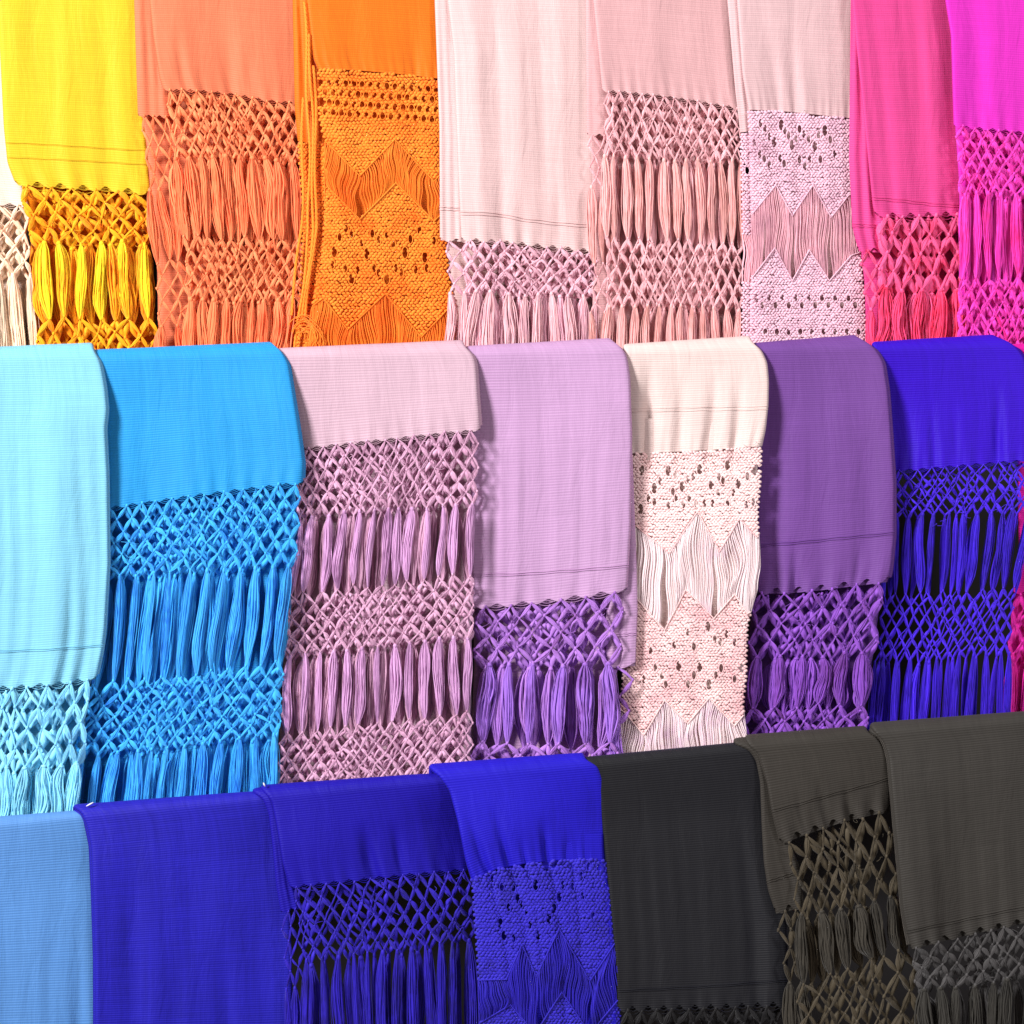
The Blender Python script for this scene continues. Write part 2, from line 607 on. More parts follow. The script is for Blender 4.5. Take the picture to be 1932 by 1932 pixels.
def cloth(layer, hem, cols=0, notch=0.0, th=7.0, wrap=True, y_start=None, nv=90, jag=0.0, seed=0):
    """a folded length of cloth: front face, rolled edges and back face, over the rail when wrap"""
    nu = int(max(64, cols * 8))
    u = 0.5 - 0.5 * np.cos(np.linspace(0, math.pi, nu))
    u = 0.35 * u + 0.65 * np.linspace(0, 1, nu)
    ub = u[::-1][1:-1:2]
    nb = len(ub)
    s = np.concatenate([u, ub])
    isback = np.concatenate([np.zeros(nu), np.ones(nb)])
    R = layer.row['R'] + layer.lift
    hb = hem(s)
    hn = hb.copy()
    if cols and notch:
        hn = hb - 0.8 * notch * np.abs(np.cos(math.pi * cols * s)) ** 3.0 + 2.0
    if jag:
        rr = np.random.default_rng(seed + 3)
        hn = hn + rr.normal(0, jag, len(s))
    rows = []
    if wrap:
        for q in np.linspace(90, 0, 6)[:-1]:
            rows.append(('back', q))
        for phi in np.linspace(math.pi, 0, 22)[:-1]:
            rows.append(('arc', phi))
    tt = np.linspace(0, 1, nv)
    tt = 1 - (1 - tt) ** 1.25
    for t in tt:
        rows.append(('front', t))
    V, UV = [], []
    xm = layer.L(hb.mean()) + (layer.Rr(hb.mean()) - layer.L(hb.mean())) * s
    width = float(np.mean(layer.Rr(np.linspace(hb.mean() - 150, hb.mean(), 10)) - layer.L(np.linspace(hb.mean() - 150, hb.mean(), 10))))
    vlen = None
    for kind, q in rows:
        if kind == 'front':
            # the top line follows the rail
            x0 = layer.L(layer.row['top'](600.0) + 30) + (layer.Rr(layer.row['top'](600.0) + 30) - layer.L(layer.row['top'](600.0) + 30)) * s
            ya = (layer.top(x0) + R) if wrap else (y_start + 0 * s)
            yb = ya + (hb - ya) * q
            e = min(1.0, max(0.0, (q - 0.72) / 0.28))
            y = yb + (hn - hb) * e * e * (1 - isback)
            L, Rr = layer.L(y), layer.Rr(y)
            x = L + (Rr - L) * s
            o = layer.inward(s, y, x) + isback * th
            V.append(P(x, y, layer.row['Y'] + o * 0.001))
            if vlen is None:
                vlen = float((hb - yb).mean())
            vv = (hb - y) / np.maximum(hb - ya, 1) * vlen
            UV.append(np.stack([s * width * 0.001, vv * 0.001], -1))
        else:
            ytop0 = layer.row['top'](600.0)
            x0 = layer.L(ytop0 + 10) + (layer.Rr(ytop0 + 10) - layer.L(ytop0 + 10)) * s
            tp = layer.top(x0)
            phi = q if kind == 'arc' else math.pi
            yq = tp + R - R * math.sin(phi)
            if kind == 'arc' and phi < math.pi / 2:
                L, Rr = layer.L(yq), layer.Rr(yq)
            else:
                L, Rr = layer.L(tp), layer.Rr(tp)
            x = L + (Rr - L) * s
            o = layer.inward(s, tp + R, x) + isback * th
            rr = np.maximum(R - o, 4.0)
            dep = R - rr * math.cos(phi) + (0.5 * q if kind == 'back' else 0)
            y = tp + R - rr * math.sin(phi) + (q if kind == 'back' else 0)
            V.append(P(x, y, layer.row['Y'] + dep * 0.001))
            extra = R * phi + (q if kind == 'back' else 0)
            UV.append(np.stack([s * width * 0.001, extra * 0.001 + 0 * s], -1))
    # v of arc / back rows continues above the front rows
    n_front = sum(1 for k, _ in rows if k == 'front')
    for i in range(len(rows) - n_front):
        UV[i][:, 1] += vlen * 0.001
    V = np.array(V)
    UV = np.array(UV)
    nr, ns = V.shape[:2]
    idx = np.arange(nr * ns).reshape(nr, ns)
    a, b = idx[:-1], idx[1:]
    F = np.stack([a, b, np.roll(b, -1, 1), np.roll(a, -1, 1)], -1).reshape(-1, 4)
    return V.reshape(-1, 3), F, UV.reshape(-1, 2)


def hem_cords(layer, ycurve, gap=3.0, r=0.0009, n=90):
    s = np.linspace(0.0, 1, n)
    paths = []
    for k in (-0.5, 0.5):
        y = ycurve(s) + k * gap + 0.5 * np.sin(s * 31 + k)
        paths.append(layer.pos(s, y, -0.4))
    return tubes(np.array(paths), r, 5)


class Fringe:
    """knotted netting, tassels and free ends below a hem"""

    def __init__(self, layer, hem, cols, seed, net_mat, tas_mat, thing, origin, w, cordy, fine=1.0, tw=None, prefix='', joined=False,
                 off=0.0, jit=1.0, spread=(0.0, 1.0)):
        self.l, self.cols, self.r = layer, cols, random.Random(seed)
        self.nm, self.tm, self.thing, self.org = net_mat, tas_mat, thing, origin
        self.w, self.cordy, self.tw = w, cordy, tw
        self.joined, self.off, self.jit = joined, off, jit
        self.spread = spread
        self.ph = (self.r.uniform(6, 16), self.r.uniform(0, 6), self.r.uniform(5, 13), self.r.uniform(0, 6))
        self.step = 0.0
        self.knots = self.row_knots(hem, 0)
        self.par = 0
        self.y0 = hem
        self.buf = []

    def row_knots(self, yf, par):
        n = self.cols
        s = (np.arange(n) + 0.5) / n if par == 0 else np.arange(n + 1) / n
        j = self.jit
        s = s + np.array([self.r.gauss(0, 0.065 * j / n) for _ in s])
        s = s + 0.13 / n * np.sin(s * self.ph[0] + self.ph[1] + 0.8 * len(s) + self.step)
        self.step += 0.45
        s = np.clip(self.spread[0] + (self.spread[1] - self.spread[0]) * s, 0.012, 0.988)
        y = yf(s) + np.array([self.r.gauss(0, 1.3 * j) for _ in s]) + (2.4 * np.sin(s * self.ph[2] + self.ph[3] + self.step) if self.step > .5 else 0)
        o = self.off + np.array([self.r.uniform(-4.5, -1.0) for _ in s])
        return s, y, o

    def world(self, k):
        return self.l.pos(k[0], k[1], 0) + np.stack([0 * k[2], k[2] * 0.001, 0 * k[2]], -1)

    def net(self, ybot, rows):
        r = self.r
        if not self.joined:
            net_obj = None
        allk = []
        mats = []
        cur = self.knots
        par = self.par
        y0 = self.y0
        wk = self.world(cur)
        allk.append(wk)
        for j in range(1, rows + 1):
            f = j / rows
            yf = (lambda f: (lambda s: y0(s) + (ybot(s) - y0(s)) * f))(f)
            npar = 1 - par
            nxt = self.row_knots(yf, npar)
            wn = self.world(nxt)
            allk.append(wn)
            for i in range(len(wk)):
                for k in ((i, i + 1) if par == 0 else (i - 1, i)):
                    if 0 <= k < len(wn):
                        right = (k == i + 1) if par == 0 else (k == i)
                        mats.append((wk[i], wn[k], right))
            wk, cur, par = wn, nxt, npar
        # knots
        km = []
        for W in allk:
            for p in W:
                h = self.w * 0.001 * r.uniform(0.18, 0.29)
                a = r.uniform(-.4, .4)
                c, s_ = math.cos(a), math.sin(a)
                km.append(np.array([[c * h, 0, s_ * h * 1.5, p[0]], [0, h, 0, p[1] - 0.001], [-s_ * h, 0, c * h * 1.5, p[2]]]))
        kV, kF = bake(BALL[0], BALL[1], km)
        cV, cF = tubes(np.array([[a, (a + b) / 2, b] for a, b, _ in mats]), self.w * 0.00010, 4)
        kV, kF = merge([(kV, kF), (cV, cF)])
        if self.joined:
            self.buf.append((kV, kF))
            for a, b, right in mats:
                fat = (r.random() > self.cordy) if right else (r.random() > self.cordy * 0.6)
                t = r.choice(FAT_T if fat else CORD_T)
                self.buf.append(bake(t[0], t[1], [frame(a, b, self.w * 0.0005 * r.uniform(.85, 1.2), r.uniform(-.5, .5))]))
        else:
            kV = kV - np.array(self.org)
            me = make_mesh("knots", kV, kF, self.nm)
            net_obj = bpy.data.objects.new("netting", me)
            COL.objects.link(net_obj)
            net_obj.parent = self.thing
            for a, b, right in mats:
                fat = not ((not right and r.random() < self.cordy) or (right and r.random() < self.cordy * 0.35))
                lib = FAT_M if fat else CORD_M
                wd = self.w * 0.00040 * r.uniform(.7, 1.2) * (1.0 if fat else 0.85)
                if right:
                    a = a + np.array([0, -0.0012, 0])
                o = place("strand", r.choice(lib), frame(a, b, wd, r.uniform(-.8, .8)), self.nm, net_obj, self.org)
        self.knots, self.par, self.y0 = cur, par, ybot

    def tassels(self, ybot, free=False, w=None, drift=0.0):
        r = self.r
        w = w or self.tw
        s, y, o = self.knots
        n = len(s)
        s2 = np.clip(s + np.array([r.gauss(drift, 0.12 / self.cols) for _ in s]), 0.004, 0.996)
        y2 = ybot(s2) + np.array([r.gauss(0, 2.5) for _ in s])
        o2 = self.off + np.array([r.uniform(-5, -1) for _ in s])
        a, b = self.world((s, y, o)), self.world((s2, y2, o2))
        for i in range(n):
            lib = FREE_M if free else TAS_M
            tl = FREE_T if free else TAS_T
            k = r.randrange(len(lib))
            M = frame(a[i], b[i], w * 0.0005 * r.uniform(.62, 1.15), r.choice((0, math.pi)) + r.uniform(-.4, .4))
            if self.joined:
                self.buf.append(bake(tl[k][0], tl[k][1], [M]))
            else:
                place("tassel", lib[k], M, self.tm, self.thing, self.org)
        self.knots = (s2, y2, o2)
        self.y0 = ybot

    def finish(self, name, mat):
        if self.buf:
            V, F = merge(self.buf)
            link(name, make_mesh(name, V - np.array(self.org), F, mat), self.thing, None, "stuff")


def zig(pts):
    pts = sorted(pts)
    xs = [p[0] for p in pts]
    ys = [p[1] for p in pts]
    return lambda x: np.interp(x, xs, ys)


def macrame(layer, ytop, ybot, holes, mat, thing, origin, px=6.6, py=5.0, size=1.0, off=-1.5, seed=1, name="knotted_panel"):
    """rows of small knots filling the area between ytop(x) and ybot(x); holes = eyelets left open, each with a corded rim"""
    r = np.random.default_rng(seed)
    mats = []
    ys = np.arange(-50, 2050, py)
    yc = [y for y in ys if (ytop(np.array([(layer.L(y) + layer.Rr(y)) / 2])) < y < ybot(np.array([(layer.L(y) + layer.Rr(y)) / 2]))).all()]
    ym = float(np.mean(yc)) if yc else 500.0
    ncol = max(3, int(float(layer.Rr(ym) - layer.L(ym)) / px))
    for j, y in enumerate(ys):
        L, R = float(layer.L(y)), float(layer.Rr(y))
        n = ncol
        s = (np.arange(n) + (0.27 if j % 2 else 0.73)) / n
        x = L + (R - L) * s
        yy = y + r.normal(0, 0.6, n) + 1.2 * np.sin(x / 37.0 + y / 90)
        ok = (yy > ytop(x)) & (yy < ybot(x))
        for hx, hy, rx, ry in holes:
            ok &= ((x - hx) / rx) ** 2 + ((yy - hy) / ry) ** 2 > 1
        if not ok.any():
            continue
        s, x, yy = s[ok], x[ok], yy[ok]
        p = layer.pos(s, yy, off)
        for q in range(len(s)):
            a = (0.42 if (j // 2) % 2 else -0.42) + r.normal(0, 0.12)
            c, sn = math.cos(a), math.sin(a)
            k = size * r.uniform(0.88, 1.12) * 0.001
            ax, ay, az = 0.63 * py * k, 1.7 * k, 0.72 * px * k
            jy = r.uniform(-.5, .5) * 0.001
            mats.append(np.array([[c * az, 0, -sn * ax, p[q, 0]], [0, ay, 0, p[q, 1] + jy], [sn * az, 0, c * ax, p[q, 2]]]))
    V, F = bake(BALL[0], BALL[1], mats)
    rims = []
    t = np.linspace(0, 2 * math.pi, 15)
    for hx, hy, rx, ry in holes:
        x, y = hx + (rx + 0.6) * np.cos(t), hy + (ry + 0.4) * np.sin(t)
        sh = layer.s_at(x, y)
        if (sh > 0.02).all() and (sh < 0.98).all() and (y > ytop(x)).all() and (y < ybot(x)).all():
            rims.append(layer.pos(sh, y, off - 0.6))
    if rims:
        V, F = merge([(V, F), tubes(np.array(rims), 0.0011, 5)])
    return link(name, make_mesh(name, V - np.array(origin), F, mat), thing, None, "stuff")


def zig_cord(layer, pts, mat, thing, origin, r=0.0017, off=-4.0):
    """cord along a zigzag with small stitches on it"""
    pts = sorted(pts)
    out = []
    dens = []
    for (x0, y0), (x1, y1) in zip(pts[:-1], pts[1:]):
        L = math.hypot(x1 - x0, y1 - y0)
        n = max(2, int(L / 3.0))
        for k in range(n):
            dens.append((x0 + (x1 - x0) * k / n, y0 + (y1 - y0) * k / n))
    dens.append(pts[-1])
    D = np.array(dens)
    s = layer.s_at(D[:, 0], D[:, 1])
    keep = (s > 0.0) & (s < 1.0)
    D, s = D[keep], s[keep]
    p = layer.pos(s, D[:, 1], off)
    V, F = tubes(p[None], r * 0.75, 5)
    mats = []
    rr = random.Random(3)
    for q in p[::1]:
        k = r * rr.uniform(.85, 1.15)
        mats.append(np.array([[k * .8, 0, k * .5, q[0]], [0, k, 0, q[1]], [-k * .5, 0, k * .8, q[2]]]))
    V2, F2 = bake(BALL[0], BALL[1], mats)
    V, F = merge([(V, F), (V2, F2)])
    return link("zigzag_cord", make_mesh("zigzag_cord", V - np.array(origin), F, mat), thing)


def hanging_threads(layer, yu, yl, x0, x1, mat, thing, origin, step=2.9, sway=5.0, belly=5.0, seed=1, r=0.00085, pull=None, off=-3.0, name="hanging_threads"):
    """loose parallel threads from one zigzag to the next; pull = list of x the threads gather towards at the low end"""
    rg = np.random.default_rng(seed)
    xs = np.arange(x0, x1, step) + rg.normal(0, 0.35, len(np.arange(x0, x1, step)))
    n = 13
    t = np.linspace(0, 1, n)
    ph = rg.uniform(0, 6.28, 3)
    paths = []
    for rep in range(2):
        for x in xs:
            x = x + rep * step * 0.5
            xe = x
            if pull is not None:
                c = min(pull, key=lambda q: abs(q - x))
                xe = x + 0.13 * (c - x)
            ya, yb = float(yu(np.array(x))), float(yl(np.array(xe)))
            if yb - ya < 6:
                continue
            co = (np.sin(x / 23.0 + ph[0]) + 0.6 * np.sin(x / 9.0 + ph[1]))
            px = x + (xe - x) * t + sway * co * np.sin(math.pi * t) + 0.5 * sway * np.sin(2 * math.pi * t + x / 40.0 + ph[2]) * np.sin(math.pi * t)
            px = px + rg.normal(0, 0.8) * np.sin(math.pi * t) + rg.normal(0, .5)
            py = ya + (yb - ya) * t + rg.normal(0, 1.0) * t
            s = np.clip(layer.s_at(px, py), 0.0, 1.0)
            dep = off + rep * 3.5 - belly * np.sin(math.pi * t) ** 1.2 * (0.7 + 0.3 * math.sin(x / 17.0 + ph[2])) + rg.normal(0, .5)
            q = layer.pos(s, py, 0)
            q[:, 1] += dep * 0.001
            paths.append(q)
    V, F = tubes(np.array(paths), r, 4)
    return link(name, make_mesh(name, V - np.array(origin), F, mat), thing, None, "stuff")


def strays(layer, hem, mat, thing, origin, n=12, seed=0, span=110, r=0.00045):
    """a few loose ends of yarn at the hem"""
    rg = random.Random(seed)
    paths = []
    t = np.linspace(0, 1, 9)
    for _ in range(n):
        s0 = rg.uniform(.04, .96)
        y0 = float(hem(np.array(s0))) + rg.uniform(-4, span)
        ds = rg.uniform(-.07, .07)
        dy = rg.uniform(-9, 16)
        ss = np.clip(s0 + ds * t + 0.012 * np.sin(t * rg.uniform(2, 6)), 0.01, .99)
        yy = y0 + dy * t + rg.uniform(-5, 5) * np.sin(math.pi * t)
        q = layer.pos(ss, yy, 0)
        q[:, 1] += -0.001 * (4 + 4 * np.sin(math.pi * t) * rg.uniform(.3, 1))
        paths.append(q)
    V, F = tubes(np.array(paths), r, 4)
    link("loose_threads", make_mesh("loose_threads", V - np.array(origin), F, mat), thing, None, "stuff")


def shawl(name, label, group, origin):
    e = bpy.data.objects.new(name, None)
    e.empty_display_size = 0.05
    e.location = origin
    COL.objects.link(e)
    e["label"] = label
    e["category"] = "shawl"
    e["group"] = group
    return e


KROW = {1: 0.72, 2: 0.72, 3: 0.64}  # cloth colour factor per row; bottom row lowered to paint in light falloff
GROUPS = {1: "shawls hanging in the top row", 2: "shawls hanging in the middle row", 3: "shawls hanging in the bottom row"}


def plain_shawl(label, row, L, R, hem, cols, bands, colors, d=(0, 0), seed=1, notch=7.0, w=9.0, tw=17.0, cordy=0.4, folds=(), amp=1.6,
                lines=(), under=None, lift=0.0, sheen=(1, 1, 1), period=4.3, gather=1.5, back=True, loose=20, mottle=0.08, bump=0.3,
                notch_gap=True, sheen_w=0.06, back_glow=None, name="fringed_shawl", jit=1.0, back_w=None, roll=None, dark=False):
    """bands: list of (kind, y across) with kind net:<rows>, tassel or free"""
    hemf = across(hem)
    lay = Layer(row, L, R, d, seed, folds, amp, 0.0, lift, (cols, hemf, gather), roll)
    xm = float((lay.L(hem[0]) + lay.Rr(hem[0])) / 2)
    origin = tuple(float(v) for v in P(np.array(xm), np.array(float(np.mean(hem)) + 60), ROWS[row]['Y']))
    T = shawl(name, label, GROUPS[row], origin)
    O = np.array(origin)
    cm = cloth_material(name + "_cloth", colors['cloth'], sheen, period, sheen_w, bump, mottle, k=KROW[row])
    nm = thread_material(name + "_net_thread", colors['net'], colors.get('net2'))
    tm = thread_material(name + "_tassel_thread", colors.get('tassel', colors['net']), colors.get('tassel2'))
    V, F, UV = cloth(lay, hemf, cols, notch)
    link("cloth", make_mesh("cloth", V - O, F, cm, uv=UV), T)
    for ln in lines:
        V, F = hem_cords(lay, across(ln['y']), ln.get('gap', 3.2), ln.get('r', 0.0008))
        link("hem_line", make_mesh("hem_line", V - O, F, ln.get('mat') or cm), T)
    fr = Fringe(lay, hemf, cols, seed * 7 + 1, nm, tm, T, origin, w, cordy, tw=tw, jit=jit)
    for kind, yy in bands:
        yf = across(yy)
        if kind.startswith('net'):
            fr.net(yf, int(kind.split(':')[1]))
        else:
            fr.tassels(yf, free=(kind == 'free'))
    # the back fold of the same fringe, seen through the holes
    if back:
        deep = []
        for q, (dep, dc) in enumerate(((24.0, 1),) if dark else ((12.0, 1), (19.0, 2)) if row == 1 else ((15.0, 1), (29.0, 2))):
            lb = Layer(row, L, R, (d[0], d[1]), seed + 50 + q, (), amp, dep, lift)
            fb = Fringe(lb, lambda s: hemf(s) + 5, cols + dc, seed * 7 + 3 + q, nm, tm, T, origin, (back_w or w), cordy, tw=tw * 1.1, joined=True, jit=1.4, spread=(0.02, 0.98))
            for kind, yy in bands:
                yf0 = across(yy)
                yf = (lambda g: (lambda s: g(s) + 6 + 5 * q))(yf0)
                if kind.startswith('net'):
                    fb.net(yf, int(kind.split(':')[1]))
                else:
                    fb.tassels(yf, free=(kind == 'free'))
            deep += fb.buf
        fb.buf = deep
        fb.finish("back_netting", nm)
        if not dark:
            ymax = max(np.atleast_1d(bands[-1][1])) + 6
            bL = under['L'] if under and under['L'][2][0] < L[2][0] else L
            bR = under['R'] if under and under['R'][2][0] > R[2][0] + 1 else R
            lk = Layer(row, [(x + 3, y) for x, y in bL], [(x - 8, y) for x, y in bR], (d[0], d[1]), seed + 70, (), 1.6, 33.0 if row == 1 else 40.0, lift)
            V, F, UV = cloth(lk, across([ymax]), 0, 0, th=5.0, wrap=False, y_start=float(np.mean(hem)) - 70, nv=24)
            bm = cm
            if back_glow:
                bm = cloth_material(name + "_back_glow", back_glow, sheen, period)  # same cloth, with warm bounced light painted into its colour
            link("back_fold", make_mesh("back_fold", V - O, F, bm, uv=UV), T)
    if loose:
        strays(lay, hemf, nm, T, origin, loose, seed)
    # threads left across the notches of the hem
    if notch_gap and notch:
        paths = []
        for i in range(1, cols):
            for q in range(3):
                sc = i / cols
                hw = (0.16 + 0.10 * q) / cols
                ss = np.linspace(sc - hw, sc + hw, 7)
                yy = hemf(ss) - notch * (0.62 - 0.36 * q) + (1.6 + q) * np.sin(np.linspace(0, math.pi, 7)) + 2
                paths.append(lay.pos(ss, yy, 0.6))
        V, F = tubes(np.array(paths), 0.0006, 4)
        link("weft_threads", make_mesh("weft_threads", V - O, F, cm if True else nm), T, None, "stuff")
    if row > 1 and not under:
        pk = 4.0
        iL = [(x - pk, y) for x, y in L] if row == 3 else [(x + 6, y) for x, y in L]
        iR = [(x + pk, y) for x, y in R] if row == 2 else [(x - 6, y) for x, y in R]
        il = Layer(row, iL, iR, d, seed, folds, amp, 7.5, lift - 2)
        V, F, UV = cloth(il, lambda s: hemf(s) - 9, 0, 0, th=4.0)
        link("inner_layer", make_mesh("inner_layer", V - O, F, cm, uv=UV), T)
    if under:
        ulay = Layer(row, under['L'], under['R'], under.get('d', (d[0] + 9, d[0] + 12)), seed + 20, (), 1.0, 0, lift)
        uh = across(under['hem'])
        uc = under['cols']
        V, F, UV = cloth(ulay, uh, uc, notch, th=5.0)
        link("under_fold", make_mesh("under_fold", V - O, F, cm, uv=UV), T)
        for ln in under.get('lines', ()):
            V, F = hem_cords(ulay, across(ln['y']), ln.get('gap', 3.2), ln.get('r', 0.0008))
            link("hem_line", make_mesh("hem_line", V - O, F, ln.get('mat') or cm), T)
        fu = Fringe(ulay, uh, uc, seed * 7 + 5, nm, tm, T, origin, w, cordy, tw=tw * .9)
        for kind, yy in under['bands']:
            yf = across(yy)
            if kind.startswith('net'):
                fu.net(yf, int(kind.split(':')[1]))
            else:
                fu.tassels(yf, free=(kind == 'free'))
    return T, lay, cm, nm, origin


def macrame_shawl(label, row, L, R, hem, colors, zigs, holes, d=(0, 0), seed=1, folds=(), amp=0.8, lift=0.0, sheen=(1, 1, 1), lines=(),
                  under=None, pull=(None, None), top_cut=None, period=4.3, px=6.6, py=5.0, sway=5.0, belly=5.0, yend=700, rs=0.00085, gather=1.2, gcols=14, mottle=.08, roll=None):
    """zigs: list of (upper edge points, lower edge points) of each band of hanging threads; None for the lower edge = runs out of sight"""
    hemf = across(hem)
    lay = Layer(row, L, R, d, seed, folds, amp, 0.0, lift, (gcols, hemf, gather), roll)
    xm = float((lay.L(hem[0]) + lay.Rr(hem[0])) / 2)
    origin = tuple(float(v) for v in P(np.array(xm), np.array(float(np.mean(hem)) + 60), ROWS[row]['Y']))
    T = shawl("macrame_shawl", label, GROUPS[row], origin)
    O = np.array(origin)
    cm = cloth_material("macrame_shawl_cloth", colors['cloth'], sheen, period, mottle=mottle, k=KROW[row])
    nm = thread_material("macrame_shawl_thread", colors['net'], colors.get('net2'))
    tm = thread_material("macrame_shawl_loose_thread", colors.get('tassel', colors['net']), colors.get('tassel2'))
    V, F, UV = cloth(lay, hemf, 0, 0)
    link("cloth", make_mesh("cloth", V - O, F, cm, uv=UV), T)
    for ln in lines:
        V, F = hem_cords(lay, across(ln['y']), ln.get('gap', 3.2), ln.get('r', 0.0008))
        link("hem_line", make_mesh("hem_line", V - O, F, cm), T)

    def hem_x(x):
        y0 = float(np.mean(hem))
        return hemf(np.clip(lay.s_at(x, y0), 0, 1)) + 1.0
    ytop = hem_x
    xa, xb = min(float(lay.L(y)) for y in (hem[0], yend)), max(float(lay.Rr(y)) for y in (hem[-1], yend))
    for k, (up, lo) in enumerate(zigs):
        if up is None:
            macrame(lay, ytop, lambda x: yend + 0 * x, holes[k], nm, T, origin, px, py, seed=seed + k)
            break
        macrame(lay, ytop, zig(up), holes[k], nm, T, origin, px, py, seed=seed + k)
        zig_cord(lay, up, nm, T, origin)
        if lo is None:
            hanging_threads(lay, zig(up), lambda x: yend + 0 * x, xa, xb, tm, T, origin, seed=seed + k, sway=sway, belly=belly, r=rs, off=-2)
            break
        hanging_threads(lay, zig(up), zig(lo), xa, xb, tm, T, origin, seed=seed + k, sway=sway, belly=belly, pull=pull[k], r=rs)
        zig_cord(lay, lo, nm, T, origin)
        ytop = zig(lo)
    else:
        macrame(lay, ytop, lambda x: yend + 0 * x, holes[len(zigs)], nm, T, origin, px, py, seed=seed + 9)
    # folded-back layer behind
    lk = Layer(row, [(x + 6, y) for x, y in L], [(x - 6, y) for x, y in R], d, seed + 70, (), 1.5, 13.0, lift)
    V, F, UV = cloth(lk, across([yend]), 0, 0, th=5.0, wrap=False, y_start=float(np.mean(hem)) - 60, nv=24)
    link("back_fold", make_mesh("back_fold", V - O, F, cm, uv=UV), T)
    strays(lay, hemf, nm, T, origin, 6, seed, span=120)
    return T, lay, cm, nm, tm, origin


# ------------------------------------------------------------------ the setting
wm = plain_material("wall_plaster", (26, 23, 24), 0.9)
wv = P(np.array([-900., 2900., 2900., -900.]), np.array([-700., -700., 2500., 2500.]), 0.55)
wall = link("wall", make_mesh("wall", wv, [[0, 3, 2, 1]], wm, smooth=False), kind="structure")
rm = plain_material("rail_wood", (120, 84, 56), 0.6)
for rw in ROWS.values():
    x = np.linspace(-330, 2330, 40)
    yy = rw['top'](x) + rw['R']
    p = P(x, yy, rw['Y'] + rw['R'] * 0.001)
    V, F = tubes(p[None], 0.009, 14)
    link("hanging_rail", make_mesh("hanging_rail", V, F, rm), kind="structure")

# ------------------------------------------------------------------ top row
plain_shawl("peach white shawl with knotted fringe, cut off by the left edge of the top row", 1,
            [(-190, -400), (-190, 2000)], [(4, -300), (6, 100), (24, 320), (48, 395), (52, 520), (74, 670)],
            [372, 380, 390], 7, [('net:5', [515, 520]), ('free', [740])], dict(cloth=(255, 230, 214), net=(252, 206, 180), net2=(242, 164, 126)),
            d=(4, 14), seed=1, w=11, tw=20, cordy=.2)

plain_shawl("bright yellow shawl with amber knotted fringe, leftmost full shawl of the top row", 1,
            [(-8, -400), (-5, 0), (7, 240), (14, 308), (31, 352), (47, 400), (56, 455), (50, 515), (62, 580), (68, 660)],
            [(250, -400), (252, 0), (262, 200), (274, 350), (282, 450), (292, 560), (294, 670)],
            [350, 353, 358, 362, 368], 6, [('net:4', [460, 456]), ('tassel', [604, 600]), ('net:3', [690])],
            dict(cloth=(255, 212, 44), net=(253, 170, 22), net2=(246, 118, 0), tassel=(255, 202, 32), tassel2=(250, 150, 10)),
            d=(-8, 15), seed=2, notch=14, w=11.5, tw=25, cordy=.15, amp=2.2,
            lines=[dict(y=[269, 272, 276, 281, 284], gap=1.6, r=.0006), dict(y=[297, 300, 303, 307, 311], gap=1.6, r=.0006)], gather=2.5, back_glow=(252, 150, 10))  # orange back fold stands in for warm interreflection in the net gaps

plain_shawl("coral orange ribbed shawl with two bands of knotted netting in the top row", 1,
            [(280, -400), (282, 0), (289, 70), (301, 148), (310, 175), (316, 210), (328, 295), (345, 430), (350, 520), (342, 670)],
            [(548, -400), (550, 0), (554, 190), (561, 215), (566, 310), (576, 450), (574, 560), (560, 670)],
            [171, 172, 178, 190, 197], 10, [('net:5', [296, 300]), ('tassel', [448, 452]), ('net:5', [566, 562]), ('free', [720])],
            dict(cloth=(250, 138, 98), net=(255, 138, 90), net2=(240, 88, 44), tassel=(254, 126, 80), tassel2=(240, 90, 48)),
            d=(-12, 14), seed=3, w=9, tw=22, cordy=.35, folds=[(.17, .04, 5, 20, 160, .0), (.5, .05, 3, 60, 180, 0), (.65, .04, 3, 60, 180, 0)],
            under=dict(L=[(252, -400), (253, 0), (260, 219), (270, 250), (281, 370), (293, 490), (296, 670)],
                       R=[(300, -400), (302, 0), (312, 219), (330, 300), (345, 400), (362, 500), (368, 670)],
                       hem=[219, 222], cols=3, bands=[('net:5', [355]), ('tassel', [495]), ('net:5', [615]), ('free', [720])]))


def eyes(big, small, fx, fy):
    """open eyelets of a knotted panel: centres and half sizes"""
    return ([(fx(x), fy(y), 5.4, 11.0) for x, y in big] + [(fx(x), fy(y), 4.0, 8.6) for x, y in small])


def eye_rows(x0, x1, dx, ys, rx, ry):
    out = []
    for k, y in enumerate(ys):
        x = x0 + (dx / 2 if k % 2 else 0)
        while x < x1:
            out.append((x, y(x) if callable(y) else y, rx, ry))
            x += dx
    return out


